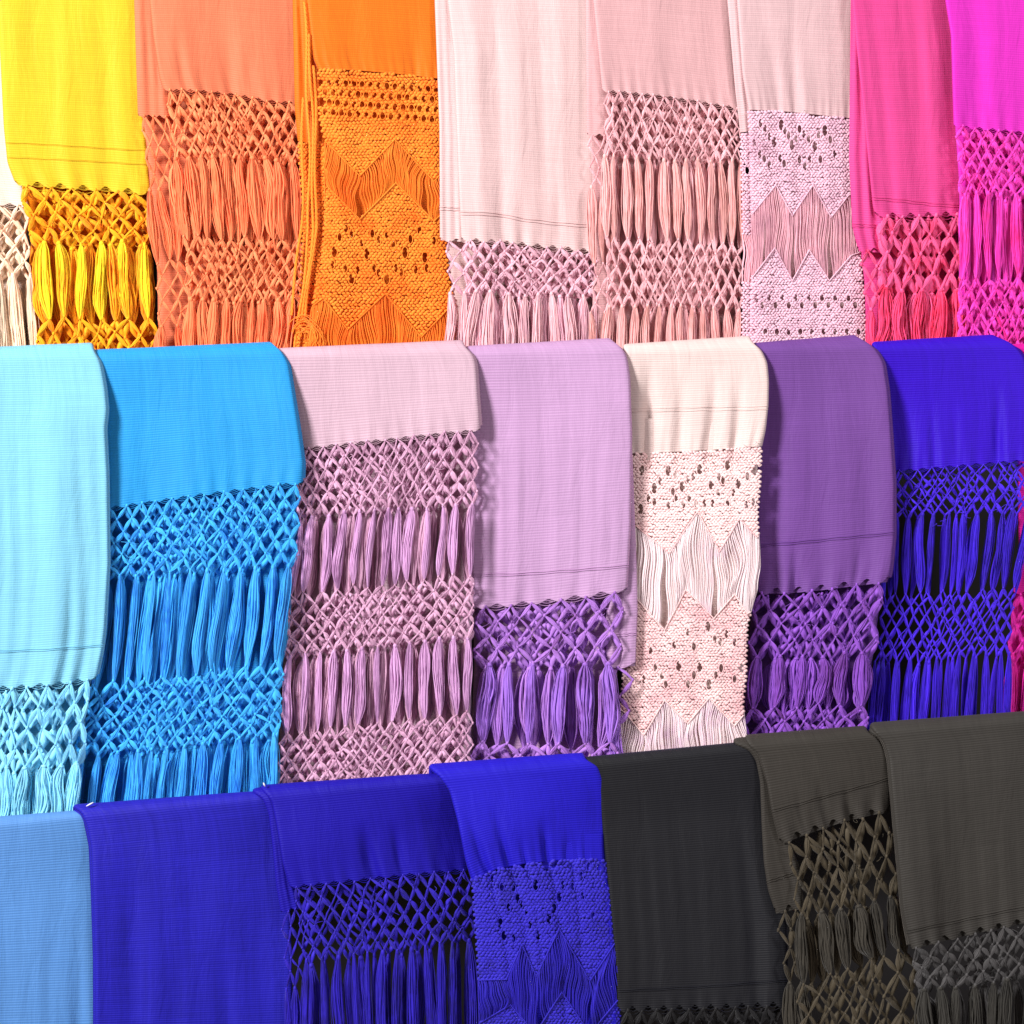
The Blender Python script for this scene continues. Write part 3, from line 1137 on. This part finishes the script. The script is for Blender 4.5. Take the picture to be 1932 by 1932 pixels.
ORANGE_TOP = eye_rows(606, 826, 15.5, [(lambda b: (lambda x: b + (x - 600) * .07))(b) for b in (154, 173, 192, 210)], 4.9, 7.4)
ORANGE_LOW = eyes([(690, 1395), (480, 1400), (300, 1390), (395, 1540), (590, 1540), (800, 1420)],
                  [(395, 1290), (365, 1265), (330, 1310), (590, 1300), (545, 1325), (510, 1290), (770, 1270), (720, 1320), (430, 1490), (360, 1480),
                   (520, 1480), (640, 1480), (545, 1505), (670, 1505), (750, 1490), (810, 1480), (450, 1345), (625, 1350), (850, 1330), (290, 1460)],
                  lambda z: 528.3 + .3418 * z, lambda z: .3418 * z)
PALE_TOP = eyes([(1205, 800), (1330, 810), (1145, 690), (1385, 720), (1105, 785)],
                [(1030, 680), (1055, 712), (1165, 720), (1185, 748), (1245, 712), (1270, 742), (1295, 768), (1350, 745), (1225, 770), (995, 790), (1025, 850),
                 (1050, 880), (1078, 905), (1160, 905), (1138, 875), (1245, 880), (1275, 920), (1300, 880), (1360, 880), (1080, 755), (1415, 770), (1440, 850)],
                lambda z: 1083 + .3418 * z, lambda z: .3418 * z)
PALE_LOW = eye_rows(1426, 1620, 25, [562, 576], 4.4, 7.0) + eye_rows(1422, 1622, 22, [626], 4.4, 6.6)
WHITE_TOP = eyes([(345, 680), (465, 672), (540, 600), (590, 665), (660, 582), (705, 662), (780, 605), (285, 770), (290, 602), (405, 605)],
                 [(370, 648), (435, 622), (490, 640), (512, 630), (622, 630), (640, 645), (685, 700), (745, 628), (740, 752), (770, 738), (660, 742), (320, 722),
                  (345, 738), (405, 755), (440, 722), (470, 748), (525, 745), (495, 722), (560, 745), (425, 695), (595, 745), (620, 700)],
                 lambda z: 1083 + .4394 * z, lambda z: 622.6 + .4394 * z)
WHITE_LOW = eyes([(575, 1275), (450, 1445), (540, 1450), (580, 1522)],
                 [(490, 1300), (430, 1355), (515, 1360), (605, 1328), (628, 1340), (655, 1305), (350, 1450), (395, 1520), (490, 1522), (632, 1452), (690, 1500),
                  (720, 1450), (378, 1488), (515, 1482), (610, 1482), (300, 1500), (330, 1380), (690, 1340)],
                 lambda z: 1083 + .4394 * z, lambda z: 622.6 + .4394 * z)
COBALT_TOP = eyes([(520, 1250), (545, 1335), (850, 1215), (885, 1150), (922, 1065), (780, 1330), (640, 1080), (760, 985)],
                  [(610, 1015), (530, 1000), (700, 1180), (722, 1260), (1070, 925), (1120, 862), (1190, 872), (680, 850), (820, 862), (890, 855), (945, 985),
                   (1240, 965), (1150, 1190), (660, 1115), (575, 1140), (610, 1350), (1010, 1000), (1080, 1060), (470, 940)],
                  lambda z: 800 + .2773 * z, lambda z: 1396.2 + .2773 * z)
T, lay, cm, nm, tm, org = macrame_shawl(
    "vivid orange shawl with dense knotted panel and zigzag fringe in the top row", 1,
    [(576, -400), (578, 0), (592, 115), (600, 130), (602, 220), (612, 265), (614, 400), (606, 500), (588, 580), (575, 670)],
    [(819, -400), (820, 0), (826, 150), (830, 240), (829, 410), (838, 520), (851, 580), (848, 670)],
    [130, 133, 140, 149], dict(cloth=(255, 130, 28), net=(254, 134, 40), net2=(250, 104, 12), tassel=(255, 134, 40), tassel2=(247, 104, 18)),
    [([(560, 320), (615, 267), (679, 332), (745, 263), (819, 342), (860, 300)], [(560, 410), (618, 352), (679, 414), (747, 345), (819, 417), (860, 380)]),
     ([(560, 600), (610, 562), (656, 622), (727, 554), (795, 636), (852, 576)], None)],
    [ORANGE_TOP, ORANGE_LOW],
    d=(-14, 14), seed=4, pull=((615, 747, 860), None), sway=7, belly=7, px=7.2, py=5.4, folds=[(.78, .05, 3, 40, 140, 0)])
# the folded edge of the orange shawl at its left: a narrow under fold, plaited cords and a curl of loose threads
ul = Layer(1, [(551, -400), (552, 0), (556, 200), (562, 270), (572, 400), (566, 560), (556, 670)],
           [(584, -400), (586, 0), (600, 140), (606, 270), (618, 400), (612, 560), (590, 670)], (0, -4), 44, (), 1.0)
O = np.array(org)
V, F, UV = cloth(ul, across([266, 276]), 0, 0, th=4)
link("under_fold", make_mesh("under_fold", V - O, F, cm, uv=UV), T)
macrame(ul, lambda x: 268 + 0 * x, lambda x: 700 + 0 * x, [], nm, T, org, 6.5, 5.2, seed=77, name="under_panel")
for k, (x0, x1, ph) in enumerate(((574, 578, 0), (581, 586, 1.5), (588, 590, 2.5), (568, 560, 4.0))):
    y = np.linspace(4 + 60 * k, 655 - 20 * k, 110)
    x = x0 + (x1 - x0) * (y / 660) + 7 * np.sin(math.pi * y / 640) + 2.2 * np.sin(y / 37 + ph) - np.clip((y - 430) / 250, 0, 1) * 22
    pth = []
    for a in (0, 2.09, 4.19):
        xx = x + 1.5 * np.cos(y / 4.2 + a)
        pth.append(P(xx, y, ROWS[1]['Y'] - 0.016 + 0.0015 * np.sin(y / 4.2 + a)))
    V, F = tubes(np.array(pth), 0.0016, 5)
    link("plaited_cord", make_mesh("plaited_cord", V - O, F, nm), T)
pth = []
for k in range(30):
    a0 = rng.uniform(-0.5, 0.9)
    a = np.linspace(a0, a0 + rng.uniform(1.6, 3.2), 26)
    rr = (10 + 1.0 * k) * (0.85 + 0.15 * np.sin(a * 2 + k * .3))
    cx, cy = 572 + rng.uniform(-5, 7), 638 + rng.uniform(-8, 8)
    pth.append(P(cx + rr * np.cos(a - 2.2), cy + 1.15 * rr * np.sin(a - 2.2), ROWS[1]['Y'] - 0.02 - 0.00018 * k + 0.003 * np.sin(a * 1.5 + k)))
V, F = tubes(np.array(pth), 0.0009, 4)
link("curled_threads", make_mesh("curled_threads", V - O, F, tm), T, None, "stuff")

plain_shawl("cream pink shawl with one plain double hem line, between orange and dusty pink shawls", 1,
            [(842, -400), (844, 0), (856, 100), (865, 340), (870, 455), (874, 560), (870, 670)],
            [(1112, -400), (1112, 0), (1112, 240), (1118, 375), (1121, 480), (1120, 670)],
            [453, 457, 463, 470, 476], 9, [('net:5', [547, 560]), ('free', [690])],
            dict(cloth=(252, 216, 214), net=(226, 178, 192), net2=(196, 140, 160), tassel=(224, 178, 184), tassel2=(196, 142, 165)),
            d=(-10, 16), seed=5, w=9.5, tw=22, cordy=.3, amp=1.2, sheen=(1, .85, 1), notch=9,
            lines=[dict(y=[402, 404, 416, 423, 427], gap=5, r=.0012)],
            folds=[(.45, .04, 4, 330, 460, 0), (.72, .04, 3, 330, 460, 0), (.3, .04, 2.5, 300, 450, 0)],
            under=dict(L=[(818, -400), (820, 0), (829, 240), (830, 455), (838, 480), (850, 560), (846, 670)],
                       R=[(868, -400), (868, 0), (878, 240), (884, 455), (888, 480), (890, 670)], hem=[453, 458], cols=2,
                       bands=[('net:5', [556]), ('free', [690])], lines=[dict(y=[393, 396], gap=5, r=.0012)]))

plain_shawl("dusty pink ribbed shawl with netting above and below long tassels in the top row", 1,
            [(1117, -400), (1119, 0), (1129, 100), (1136, 172), (1138, 300), (1142, 450), (1140, 670)],
            [(1368, -400), (1370, 0), (1380, 155), (1391, 215), (1396, 330), (1397, 670)],
            [172, 177, 184, 195, 206], 12, [('net:5', [291, 306]), ('tassel', [446, 462]), ('net:5', [575, 580]), ('free', [720])],
            dict(cloth=(242, 190, 192), net=(232, 180, 186), net2=(196, 134, 138), tassel=(230, 172, 170), tassel2=(202, 138, 128)),
            d=(-12, 14), seed=6, w=8, tw=17, cordy=.5, sheen=(1, .8, 1),
            under=dict(L=[(1105, -400), (1105, 0), (1107, 254), (1112, 300), (1114, 400), (1118, 500), (1110, 670)],
                       R=[(1140, -400), (1140, 0), (1146, 254), (1150, 670)], hem=[254, 258], cols=2,
                       bands=[('net:5', [355]), ('tassel', [500]), ('net:4', [590]), ('free', [720])]))

pz1 = [(1380, 350), (1420, 403), (1464, 349), (1495, 407), (1534, 349), (1568, 410), (1601, 369), (1640, 350)]
pz2 = [(1380, 470), (1420, 523), (1462, 468), (1495, 530), (1527, 472), (1565, 530), (1606, 482), (1640, 470)]
T, lay, cm, nm, tm, org = macrame_shawl(
    "pale pink shawl with dense knotted panel and zigzag fringe, beside the hot pink shawl", 1,
    [(1388, -400), (1390, 0), (1400, 137), (1411, 205), (1416, 300), (1418, 450), (1416, 670)],
    [(1609, -400), (1608, 0), (1605, 225), (1608, 400), (1621, 547), (1627, 670)],
    [207, 210, 217, 224], dict(cloth=(248, 208, 210), net=(226, 184, 200), net2=(200, 148, 172), tassel=(232, 176, 188), tassel2=(200, 140, 160)),
    [(pz1, pz2)],
    [PALE_TOP, PALE_LOW],
    d=(-12, 18), seed=7, pull=((1420, 1463, 1531, 1604), None), sway=4, belly=5, px=6.2, py=4.6, sheen=(1, .8, 1), yend=690,
    folds=[(.28, .05, 3.5, 20, 200, 0), (.55, .07, -3, 20, 200, 0), (.45, .05, 3, 20, 200, 0)])
O = np.array(org)
ul = Layer(1, [(1370, -400), (1372, 0), (1387, 170), (1397, 256), (1401, 450), (1399, 670)],
           [(1400, -400), (1402, 0), (1418, 200), (1424, 400), (1424, 670)], (-2, -4), 47, (), 1.0)
V, F, UV = cloth(ul, across([250, 246]), 0, 0, th=4)
link("under_fold", make_mesh("under_fold", V - O, F, cm, uv=UV), T)
macrame(ul, lambda x: 250 + 0 * x, lambda x: 445 + 0 * x, [(1410, 321, 4, 11)], nm, T, org, 6.0, 4.6, seed=78, name="under_panel")
hanging_threads(ul, lambda x: 444 + 0 * x, lambda x: 535 + 0 * x, 1398, 1426, tm, T, org, seed=5, name="under_threads")
macrame(ul, lambda x: 532 + 0 * x, lambda x: 690 + 0 * x, [], nm, T, org, 6.0, 4.6, seed=79, name="under_panel")

plain_shawl("hot pink narrow shawl with double hem line, between pale pink and magenta shawls", 1,
            [(1606, -400), (1607, 0), (1621, 137), (1635, 273), (1647, 393), (1654, 412), (1658, 480), (1655, 545), (1648, 670)],
            [(1786, -400), (1788, 0), (1798, 100), (1802, 222), (1808, 342), (1812, 513), (1806, 670)],
            [408, 410, 408, 406], 5, [('net:4', [545, 548]), ('free', [660])],
            dict(cloth=(255, 84, 166), net=(255, 96, 150), net2=(238, 36, 84), tassel=(250, 70, 120), tassel2=(225, 22, 62)),
            d=(-12, 18), seed=8, notch=13, w=13.5, tw=26, cordy=.2, gather=2.5,
            lines=[dict(y=[374, 379, 386, 389], gap=4.6, r=.001)],
            under=dict(L=[(1604, -400), (1605, 0), (1602, 300), (1608, 430), (1620, 475), (1628, 540), (1628, 670)],
                       R=[(1640, -400), (1640, 0), (1664, 400), (1672, 475), (1680, 670)], hem=[474, 478], cols=2,
                       bands=[('net:4', [580]), ('free', [680])], lines=[dict(y=[425, 427], gap=4.6, r=.001)]))

plain_shawl("bright magenta shawl with narrow knotted netting at the right end of the top row", 1,
            [(1782, -400), (1783, 0), (1794, 68), (1797, 170), (1799, 240), (1806, 342), (1808, 450), (1802, 670)],
            [(2045, -400), (2045, 2000)],
            [239, 246, 254, 262], 10, [('net:6', [362, 378]), ('tassel', [522, 528]), ('net:5', [640, 646]), ('free', [740])],
            dict(cloth=(255, 56, 218), net=(255, 66, 188), net2=(246, 26, 124), tassel=(255, 60, 182), tassel2=(240, 24, 120)),
            d=(-16, 8), seed=9, w=9, tw=15, cordy=.45)

# ------------------------------------------------------------------ middle row
plain_shawl("pale aqua shawl with light blue leafy knots at the left end of the middle row", 2,
            [(-130, -400), (-130, 2000)],
            [(172, 600), (177, 662), (190, 681), (199, 730), (203, 774), (199, 808), (203, 891), (205, 1062), (198, 1184), (193, 1228), (183, 1277), (171, 1310), (167, 1430), (150, 1530)],
            [1306, 1302, 1298, 1292, 1281], 9, [('net:4', [1455, 1440]), ('free', [1570, 1545])],
            dict(cloth=(142, 216, 244), net=(136, 208, 248), net2=(88, 172, 236)),
            d=(6, -16), seed=11, notch=9, w=12.5, tw=25, cordy=.1, amp=2.4, lines=[dict(y=[1234, 1230, 1226, 1218], gap=3.4, r=.0009)],
            folds=[(.8, .03, 6, 950, 1270, 0), (.9, .03, 5, 950, 1270, 0)], gather=3, lift=4)

plain_shawl("sky blue ribbed shawl with two bands of knotted netting in the middle row", 2,
            [(172, 600), (178, 660), (188, 800), (194, 960), (186, 1200), (160, 1350), (140, 1440), (120, 1540)],
            [(505, 600), (510, 649), (532, 662), (545, 686), (552, 730), (566, 818), (574, 876), (571, 935), (569, 1038), (553, 1155), (537, 1296), (530, 1490)],
            [962, 948, 934, 922, 911], 12, [('net:6', [1091, 1062]), ('tassel', [1294, 1248]), ('net:6', [1428, 1384]), ('free', [1560, 1520])],
            dict(cloth=(46, 168, 240), net=(60, 170, 244), net2=(22, 112, 226), tassel=(62, 164, 244), tassel2=(28, 120, 228)),
            d=(12, -14), seed=12, notch=7, w=10, tw=16, cordy=.2, lift=2, jit=1.0, back_w=8)

plain_shawl("mauve pink shawl with three bands of knotted netting in the middle row", 2,
            [(520, 600), (528, 655), (552, 860), (565, 950), (545, 1150), (537, 1300), (526, 1500)],
            [(868, 600), (876, 655), (893, 667), (899, 688), (903, 754), (907, 807), (907, 890), (903, 952), (898, 1060), (897, 1480)],
            [849, 840, 830, 820, 811], 13, [('net:6', [973, 948]), ('tassel', [1123, 1084]), ('net:6', [1238, 1198]), ('tassel', [1387, 1343]), ('net:6', [1500, 1460])],
            dict(cloth=(226, 190, 206), net=(206, 160, 188), net2=(160, 104, 136), tassel=(200, 152, 196), tassel2=(152, 98, 146)),
            d=(13, -14), seed=13, notch=6, w=8.5, tw=16, cordy=.4, sheen=(.85, .75, 1), period=5.0, lift=1, back_glow=None)

plain_shawl("lilac shawl with large purple leafy knots below a double hem line, middle row", 2,
            [(876, 600), (884, 655), (892, 800), (896, 1000), (897, 1150), (900, 1250), (890, 1460)],
            [(1142, 600), (1150, 642), (1172, 653), (1183, 671), (1189, 710), (1193, 820), (1190, 1000), (1184, 1110), (1178, 1150), (1173, 1250), (1168, 1440)],
            [1148, 1143, 1136, 1126, 1115], 6, [('net:4', [1254, 1250]), ('tassel', [1402, 1400]), ('net:3', [1480, 1470])],
            dict(cloth=(214, 170, 214), net=(168, 116, 200), net2=(122, 62, 140), tassel=(156, 108, 204), tassel2=(112, 58, 146)),
            d=(17, -12), seed=14, notch=10, w=11, tw=25, cordy=.15, sheen=(.75, .7, 1), period=5.2, lift=2, gather=2.5,
            lines=[dict(y=[1086, 1083, 1076, 1068], gap=4, r=.001)], back_glow=None, sheen_w=.1,
            under=dict(L=[(1150, 600), (1150, 700), (1150, 1000), (1152, 1270), (1150, 1450)],
                       R=[(1140, 600), (1150, 642), (1172, 653), (1181, 671), (1187, 710), (1195, 900), (1201, 1060), (1203, 1150), (1199, 1262), (1190, 1300), (1180, 1450)],
                       hem=[1262, 1256], cols=1, d=(2, -1), bands=[('net:4', [1370]), ('free', [1470])], lines=[dict(y=[1200, 1196], gap=4, r=.001)]))

wz1 = [(1150, 950), (1199, 992), (1263, 1044), (1316, 965), (1358, 1040), (1395, 979), (1428, 1014), (1460, 990)]
wz2 = [(1150, 1090), (1199, 1128), (1254, 1189), (1294, 1112), (1347, 1167), (1386, 1121), (1410, 1158), (1460, 1130)]
wz3 = [(1140, 1320), (1177, 1343), (1215, 1387), (1254, 1321), (1298, 1365), (1338, 1317), (1386, 1370), (1408, 1343), (1450, 1330)]
macrame_shawl("creamy white shawl with eyelet knotted panel and wavy fringe in the middle row", 2,
              [(1178, 600), (1184, 650), (1188, 850), (1192, 1100), (1186, 1250), (1176, 1350), (1168, 1430)],
              [(1410, 600), (1418, 647), (1436, 658), (1448, 684), (1451, 719), (1450, 763), (1445, 811), (1437, 847), (1435, 900), (1430, 974), (1434, 1062), (1433, 1097), (1421, 1137), (1410, 1185), (1408, 1275), (1402, 1330), (1412, 1430)],
              [856, 853, 848, 842], dict(cloth=(255, 230, 224), net=(240, 200, 198), net2=(222, 166, 172), tassel=(246, 214, 216), tassel2=(214, 172, 206)),
              [(wz1, wz2), (wz3, None)],
              [WHITE_TOP, WHITE_LOW],
              d=(16, -14), seed=15, pull=((1199, 1305, 1390), None), sway=7, belly=10, px=6.4, py=4.8, sheen=(.9, .8, 1), yend=1450, lift=2,
              lines=[dict(y=[774, 772, 770], gap=6, r=.0006)], mottle=.08,
              folds=[(.17, .045, 12, 660, 800, 0), (.40, .04, 8, 680, 830, .01), (.62, .045, 10, 680, 830, 0), (.80, .04, 8, 690, 830, .01)], gather=1.5)

plain_shawl("purple shawl with scalloped hem and large leafy knots in the middle row", 2,
            [(1420, 600), (1428, 645), (1436, 850), (1434, 1040), (1432, 1110), (1420, 1180), (1410, 1300), (1400, 1430)],
            [(1605, 600), (1613, 639), (1638, 645), (1654, 660), (1668, 684), (1676, 737), (1682, 819), (1688, 910), (1688, 1012), (1682, 1074), (1676, 1100), (1670, 1120), (1661, 1196), (1649, 1280), (1640, 1350), (1636, 1430)],
            [1120, 1120, 1114, 1106, 1098], 6, [('net:4', [1240, 1232]), ('tassel', [1334, 1330]), ('net:3', [1420, 1400])],
            dict(cloth=(130, 82, 164), net=(136, 78, 184), net2=(92, 34, 112), tassel=(128, 70, 176), tassel2=(92, 36, 112)),
            d=(18, -12), seed=16, notch=17, w=10.5, tw=24, cordy=.25, sheen=(.8, .6, 1), lift=2, period=4.2, gather=3.5,
            lines=[dict(y=[1030, 1023, 1014, 1006], gap=4, r=.001)], folds=[(.3, .03, 7, 1000, 1110, .02), (.75, .03, 5, 1000, 1100, 0)], back_glow=None, notch_gap=False)

plain_shawl("deep indigo blue shawl with thin open netting and long fine fringe, middle row", 2,
            [(1645, 600), (1655, 650), (1672, 850), (1672, 1100), (1655, 1250), (1640, 1420)],
            [(1862, 600), (1871, 635), (1900, 641), (1917, 653), (1934, 676), (1944, 760), (1944, 950), (1929, 1053), (1919, 1094), (1914, 1160), (1907, 1240), (1900, 1400)],
            [890, 885, 879, 873, 868], 11, [('net:5', [972, 962]), ('tassel', [1123, 1107]), ('net:6', [1246, 1230]), ('free', [1420])],
            dict(cloth=(64, 16, 214), net=(72, 34, 214), net2=(36, 12, 140), tassel=(56, 22, 190), tassel2=(30, 10, 122)),
            d=(18, -8), seed=17, dark=True, notch=5, w=6.0, tw=13, cordy=.75, sheen=(.5, .4, 1), lift=1, back=True, back_glow=None, jit=1.4,
            folds=[(.78, .035, 8, 700, 850, -.01), (.35, .03, 4, 720, 860, 0), (.5, .03, 3, 720, 860, 0), (.2, .03, 3, 760, 860, 0)])

plain_shawl("magenta pink shawl mostly hidden behind the indigo one at the right edge", 2,
            [(1905, 600), (1926, 720), (1930, 1050), (1918, 1110), (1905, 1250), (1890, 1420)], [(2090, 600), (2090, 1500)],
            [1118, 1122], 7, [('net:4', [1240]), ('free', [1430])],
            dict(cloth=(248, 26, 176), net=(248, 44, 176), net2=(214, 12, 120)), d=(34, 30), seed=18, w=10, tw=20)

# ------------------------------------------------------------------ bottom row
plain_shawl("plain light blue cloth shawl at the left end of the bottom row", 3,
            [(-140, 1400), (-140, 2300)], [(165, 1400), (170, 1530), (184, 1600), (190, 2200)],
            [2080, 2080], 8, [('free', [2150])], dict(cloth=(104, 164, 236), net=(84, 140, 225)),
            d=(0, 16), seed=21, back=False, loose=0, notch=5, period=4.8, folds=[(.88, .05, 6, 1700, 1990, .0)], name="cloth_shawl")

T, lay, cm, nm, org = plain_shawl("plain royal blue violet shawl between the light blue and netted cobalt shawls", 3,
            [(120, 1400), (133, 1521), (152, 1532), (163, 1557), (171, 1597), (175, 1687), (179, 1808), (180, 2200)],
            [(520, 1400), (530, 1500), (545, 1600), (560, 2200)],
            [2080, 2080], 9, [('free', [2150])], dict(cloth=(44, 38, 198), net=(60, 38, 200)),
            d=(-10, 16), seed=22, back=False, loose=0, notch=5, sheen=(.6, .5, 1), mottle=.16, sheen_w=.06,
            folds=[(.66, .05, 6, 1700, 1960, .0), (.4, .05, 3, 1650, 1950, 0)], name="cloth_shawl", lift=2)
pinm = plain_material("tag_pin_plastic", (245, 245, 250), 0.35)
for (x0, y0, x1, y1) in ((163, 1521, 176, 1514), (500, 1484, 497, 1477)):
    t = np.linspace(0, 1, 6)
    p = P(x0 + (x1 - x0) * t, y0 + (y1 - y0) * t, ROWS[3]['Y'] + .004 - 0.003 * np.sin(math.pi * t))
    V, F = tubes(p[None], np.array([.0008, .0013, .0014, .0014, .0013, .0008]), 6)
    link("tag_pin", make_mesh("tag_pin", V - np.array(org), F, pinm), T)

plain_shawl("cobalt blue shawl with open diamond netting and long tassels, bottom row", 3,
            [(478, 1400), (490, 1487), (512, 1512), (522, 1562), (533, 1629), (545, 1672), (556, 1700), (568, 1800), (575, 1950)],
            [(836, 1400), (845, 1462), (872, 1540), (886, 1629), (900, 1700), (905, 1950)],
            [1675, 1665, 1656, 1648, 1640], 12, [('net:6', [1812, 1772]), ('free', [2010])],
            dict(cloth=(36, 22, 184), net=(46, 30, 172), net2=(20, 12, 90), tassel=(40, 24, 164), tassel2=(18, 10, 84)),
            d=(-12, 16), seed=23, dark=True, roll=(75, 20), notch=7, w=8, tw=17, cordy=.4, sheen=(.5, .45, 1), lift=2, back_glow=None,
            folds=[(.47, .035, 9, 1540, 1630, .01), (.63, .025, 6, 1540, 1620, 0), (.84, .10, 5, 1490, 1560, .0)],
            under=dict(L=[(466, 1400), (476, 1491), (495, 1505), (507, 1535), (515, 1602), (521, 1669), (530, 1722), (534, 1790), (545, 1950)],
                       R=[(500, 1400), (520, 1500), (545, 1600), (560, 1680), (572, 1722), (580, 1950)], hem=[1722, 1712], cols=2,
                       bands=[('net:5', [1868, 1850]), ('free', [2010])]))

bz1 = [(880, 1850), (955, 1848), (985, 1782), (1012, 1842), (1055, 1752), (1113, 1851), (1165, 1772), (1200, 1790)]
bz2 = [(880, 1945), (963, 1896), (1010, 1950), (1060, 1872), (1113, 1950), (1165, 1888), (1200, 1900)]
macrame_shawl("cobalt blue shawl with dense knotted panel, beside the black cloth shawl", 3,
              [(800, 1400), (809, 1453), (828, 1466), (847, 1490), (863, 1549), (879, 1629), (892, 1669), (897, 1750), (902, 1816), (905, 1950)],
              [(1098, 1400), (1106, 1432), (1128, 1443), (1138, 1468), (1144, 1507), (1145, 1618), (1156, 1680), (1163, 1757), (1169, 1868), (1172, 1950)],
              [1662, 1640, 1630, 1624, 1621, 1620], dict(cloth=(42, 30, 216), net=(44, 34, 172), net2=(22, 16, 92), tassel=(40, 28, 168), tassel2=(20, 14, 88)),
              [(bz1, bz2)],
              [COBALT_TOP, []],
              d=(-18, -2), roll=(150, 22), seed=24, pull=((985, 1057, 1165), None), sway=7, belly=8, px=7.0, py=5.4, sheen=(.5, .45, 1), yend=1990, lift=4,
              folds=[(.13, .03, 7, 1520, 1640, .05), (.30, .03, 8, 1500, 1630, .04), (.42, .02, 5, 1560, 1630, .02), (.58, .025, 8, 1530, 1620, .01), (.74, .02, 4, 1560, 1620, 0)], gather=2.2)

plain_shawl("plain black ribbed shawl with hem line near the picture's lower edge", 3,
            [(1080, 1400), (1112, 1440), (1130, 1500), (1140, 1600), (1160, 1800), (1166, 1960)],
            [(1400, 1380), (1420, 1410), (1446, 1480), (1460, 1600), (1485, 1750), (1490, 1960)],
            [1908, 1904, 1898], 11, [('net:3', [1990]), ('free', [2080])],
            dict(cloth=(40, 40, 44), net=(24, 23, 25), net2=(14, 13, 14)), d=(10, 16), seed=25, dark=True, notch=14, w=12, tw=24, cordy=.2, sheen=(.55, .6, 1),
            lines=[dict(y=[1870, 1862, 1850], gap=3.4, r=.0009)], amp=1.5, sheen_w=.1, period=4.3, gather=2.5, back_glow=None, folds=[(.82, .05, 6, 1500, 1700, 0)])

plain_shawl("charcoal shawl with short cloth and scalloped hem over large leafy netting, bottom row", 3,
            [(1398, 1360), (1408, 1403), (1430, 1423), (1446, 1475), (1456, 1533), (1470, 1587), (1488, 1615), (1494, 1680), (1502, 1760), (1500, 1950)],
            [(1630, 1350), (1638, 1377), (1660, 1396), (1673, 1420), (1680, 1468), (1680, 1526), (1688, 1600), (1692, 1645), (1706, 1748), (1730, 1830), (1740, 1950)],
            [1594, 1578, 1564, 1550, 1540, 1530], 6, [('net:4', [1730, 1710, 1684]), ('tassel', [1862, 1818, 1786]), ('net:5', [2010, 1980])],
            dict(cloth=(70, 66, 61), net=(72, 64, 50), net2=(20, 19, 18), tassel=(58, 54, 47), tassel2=(22, 21, 19)),
            d=(-8, 6), seed=26, dark=True, notch=17, w=11, tw=24, cordy=.3, sheen=(.9, .85, .8), lift=3, gather=4.0, amp=2.2, sheen_w=.08, mottle=.12,
            lines=[dict(y=[1530, 1516, 1500, 1485, 1468], gap=4.2, r=.001)], back_glow=None, notch_gap=False,
            folds=[(.45, .04, 6, 1450, 1550, .03), (.65, .03, 5, 1460, 1540, .03), (.25, .03, 4, 1480, 1560, .03)],
            under=dict(L=[(1378, 1360), (1386, 1403), (1409, 1410), (1426, 1434), (1434, 1475), (1437, 1560), (1441, 1628), (1449, 1680), (1463, 1721), (1474, 1800), (1478, 1950)],
                       R=[(1420, 1360), (1440, 1430), (1480, 1560), (1510, 1640), (1520, 1740), (1530, 1950)], hem=[1724, 1712], cols=2,
                       bands=[('net:4', [1850]), ('tassel', [1960]), ('free', [2060])], lines=[dict(y=[1664, 1644], gap=4.2, r=.001)]))

plain_shawl("charcoal shawl with long cloth and slanting hem at the right end of the bottom row", 3,
            [(1634, 1350), (1645, 1379), (1666, 1399), (1676, 1430), (1681, 1485), (1688, 1560), (1696, 1645), (1702, 1714), (1709, 1755), (1716, 1790), (1722, 1850), (1728, 1960)],
            [(2060, 1300), (2060, 2200)],
            [1792, 1778, 1764, 1752, 1740, 1732, 1726], 10, [('net:4', [1872, 1850, 1830]), ('free', [1990])],
            dict(cloth=(72, 69, 65), net=(72, 70, 70), net2=(22, 21, 21), tassel=(52, 50, 46), tassel2=(20, 19, 18)),
            d=(-12, 6), seed=27, dark=True, notch=16, w=11, tw=24, cordy=.2, sheen=(.9, .85, .8), lift=1, gather=3.5, amp=2.6, sheen_w=.08, mottle=.12,
            lines=[dict(y=[1758, 1740, 1722, 1706, 1690], gap=4.4, r=.001)], back_glow=None, notch_gap=False,
            folds=[(.28, .10, 5, 1560, 1760, .04), (.5, .08, 4, 1600, 1760, .03)])
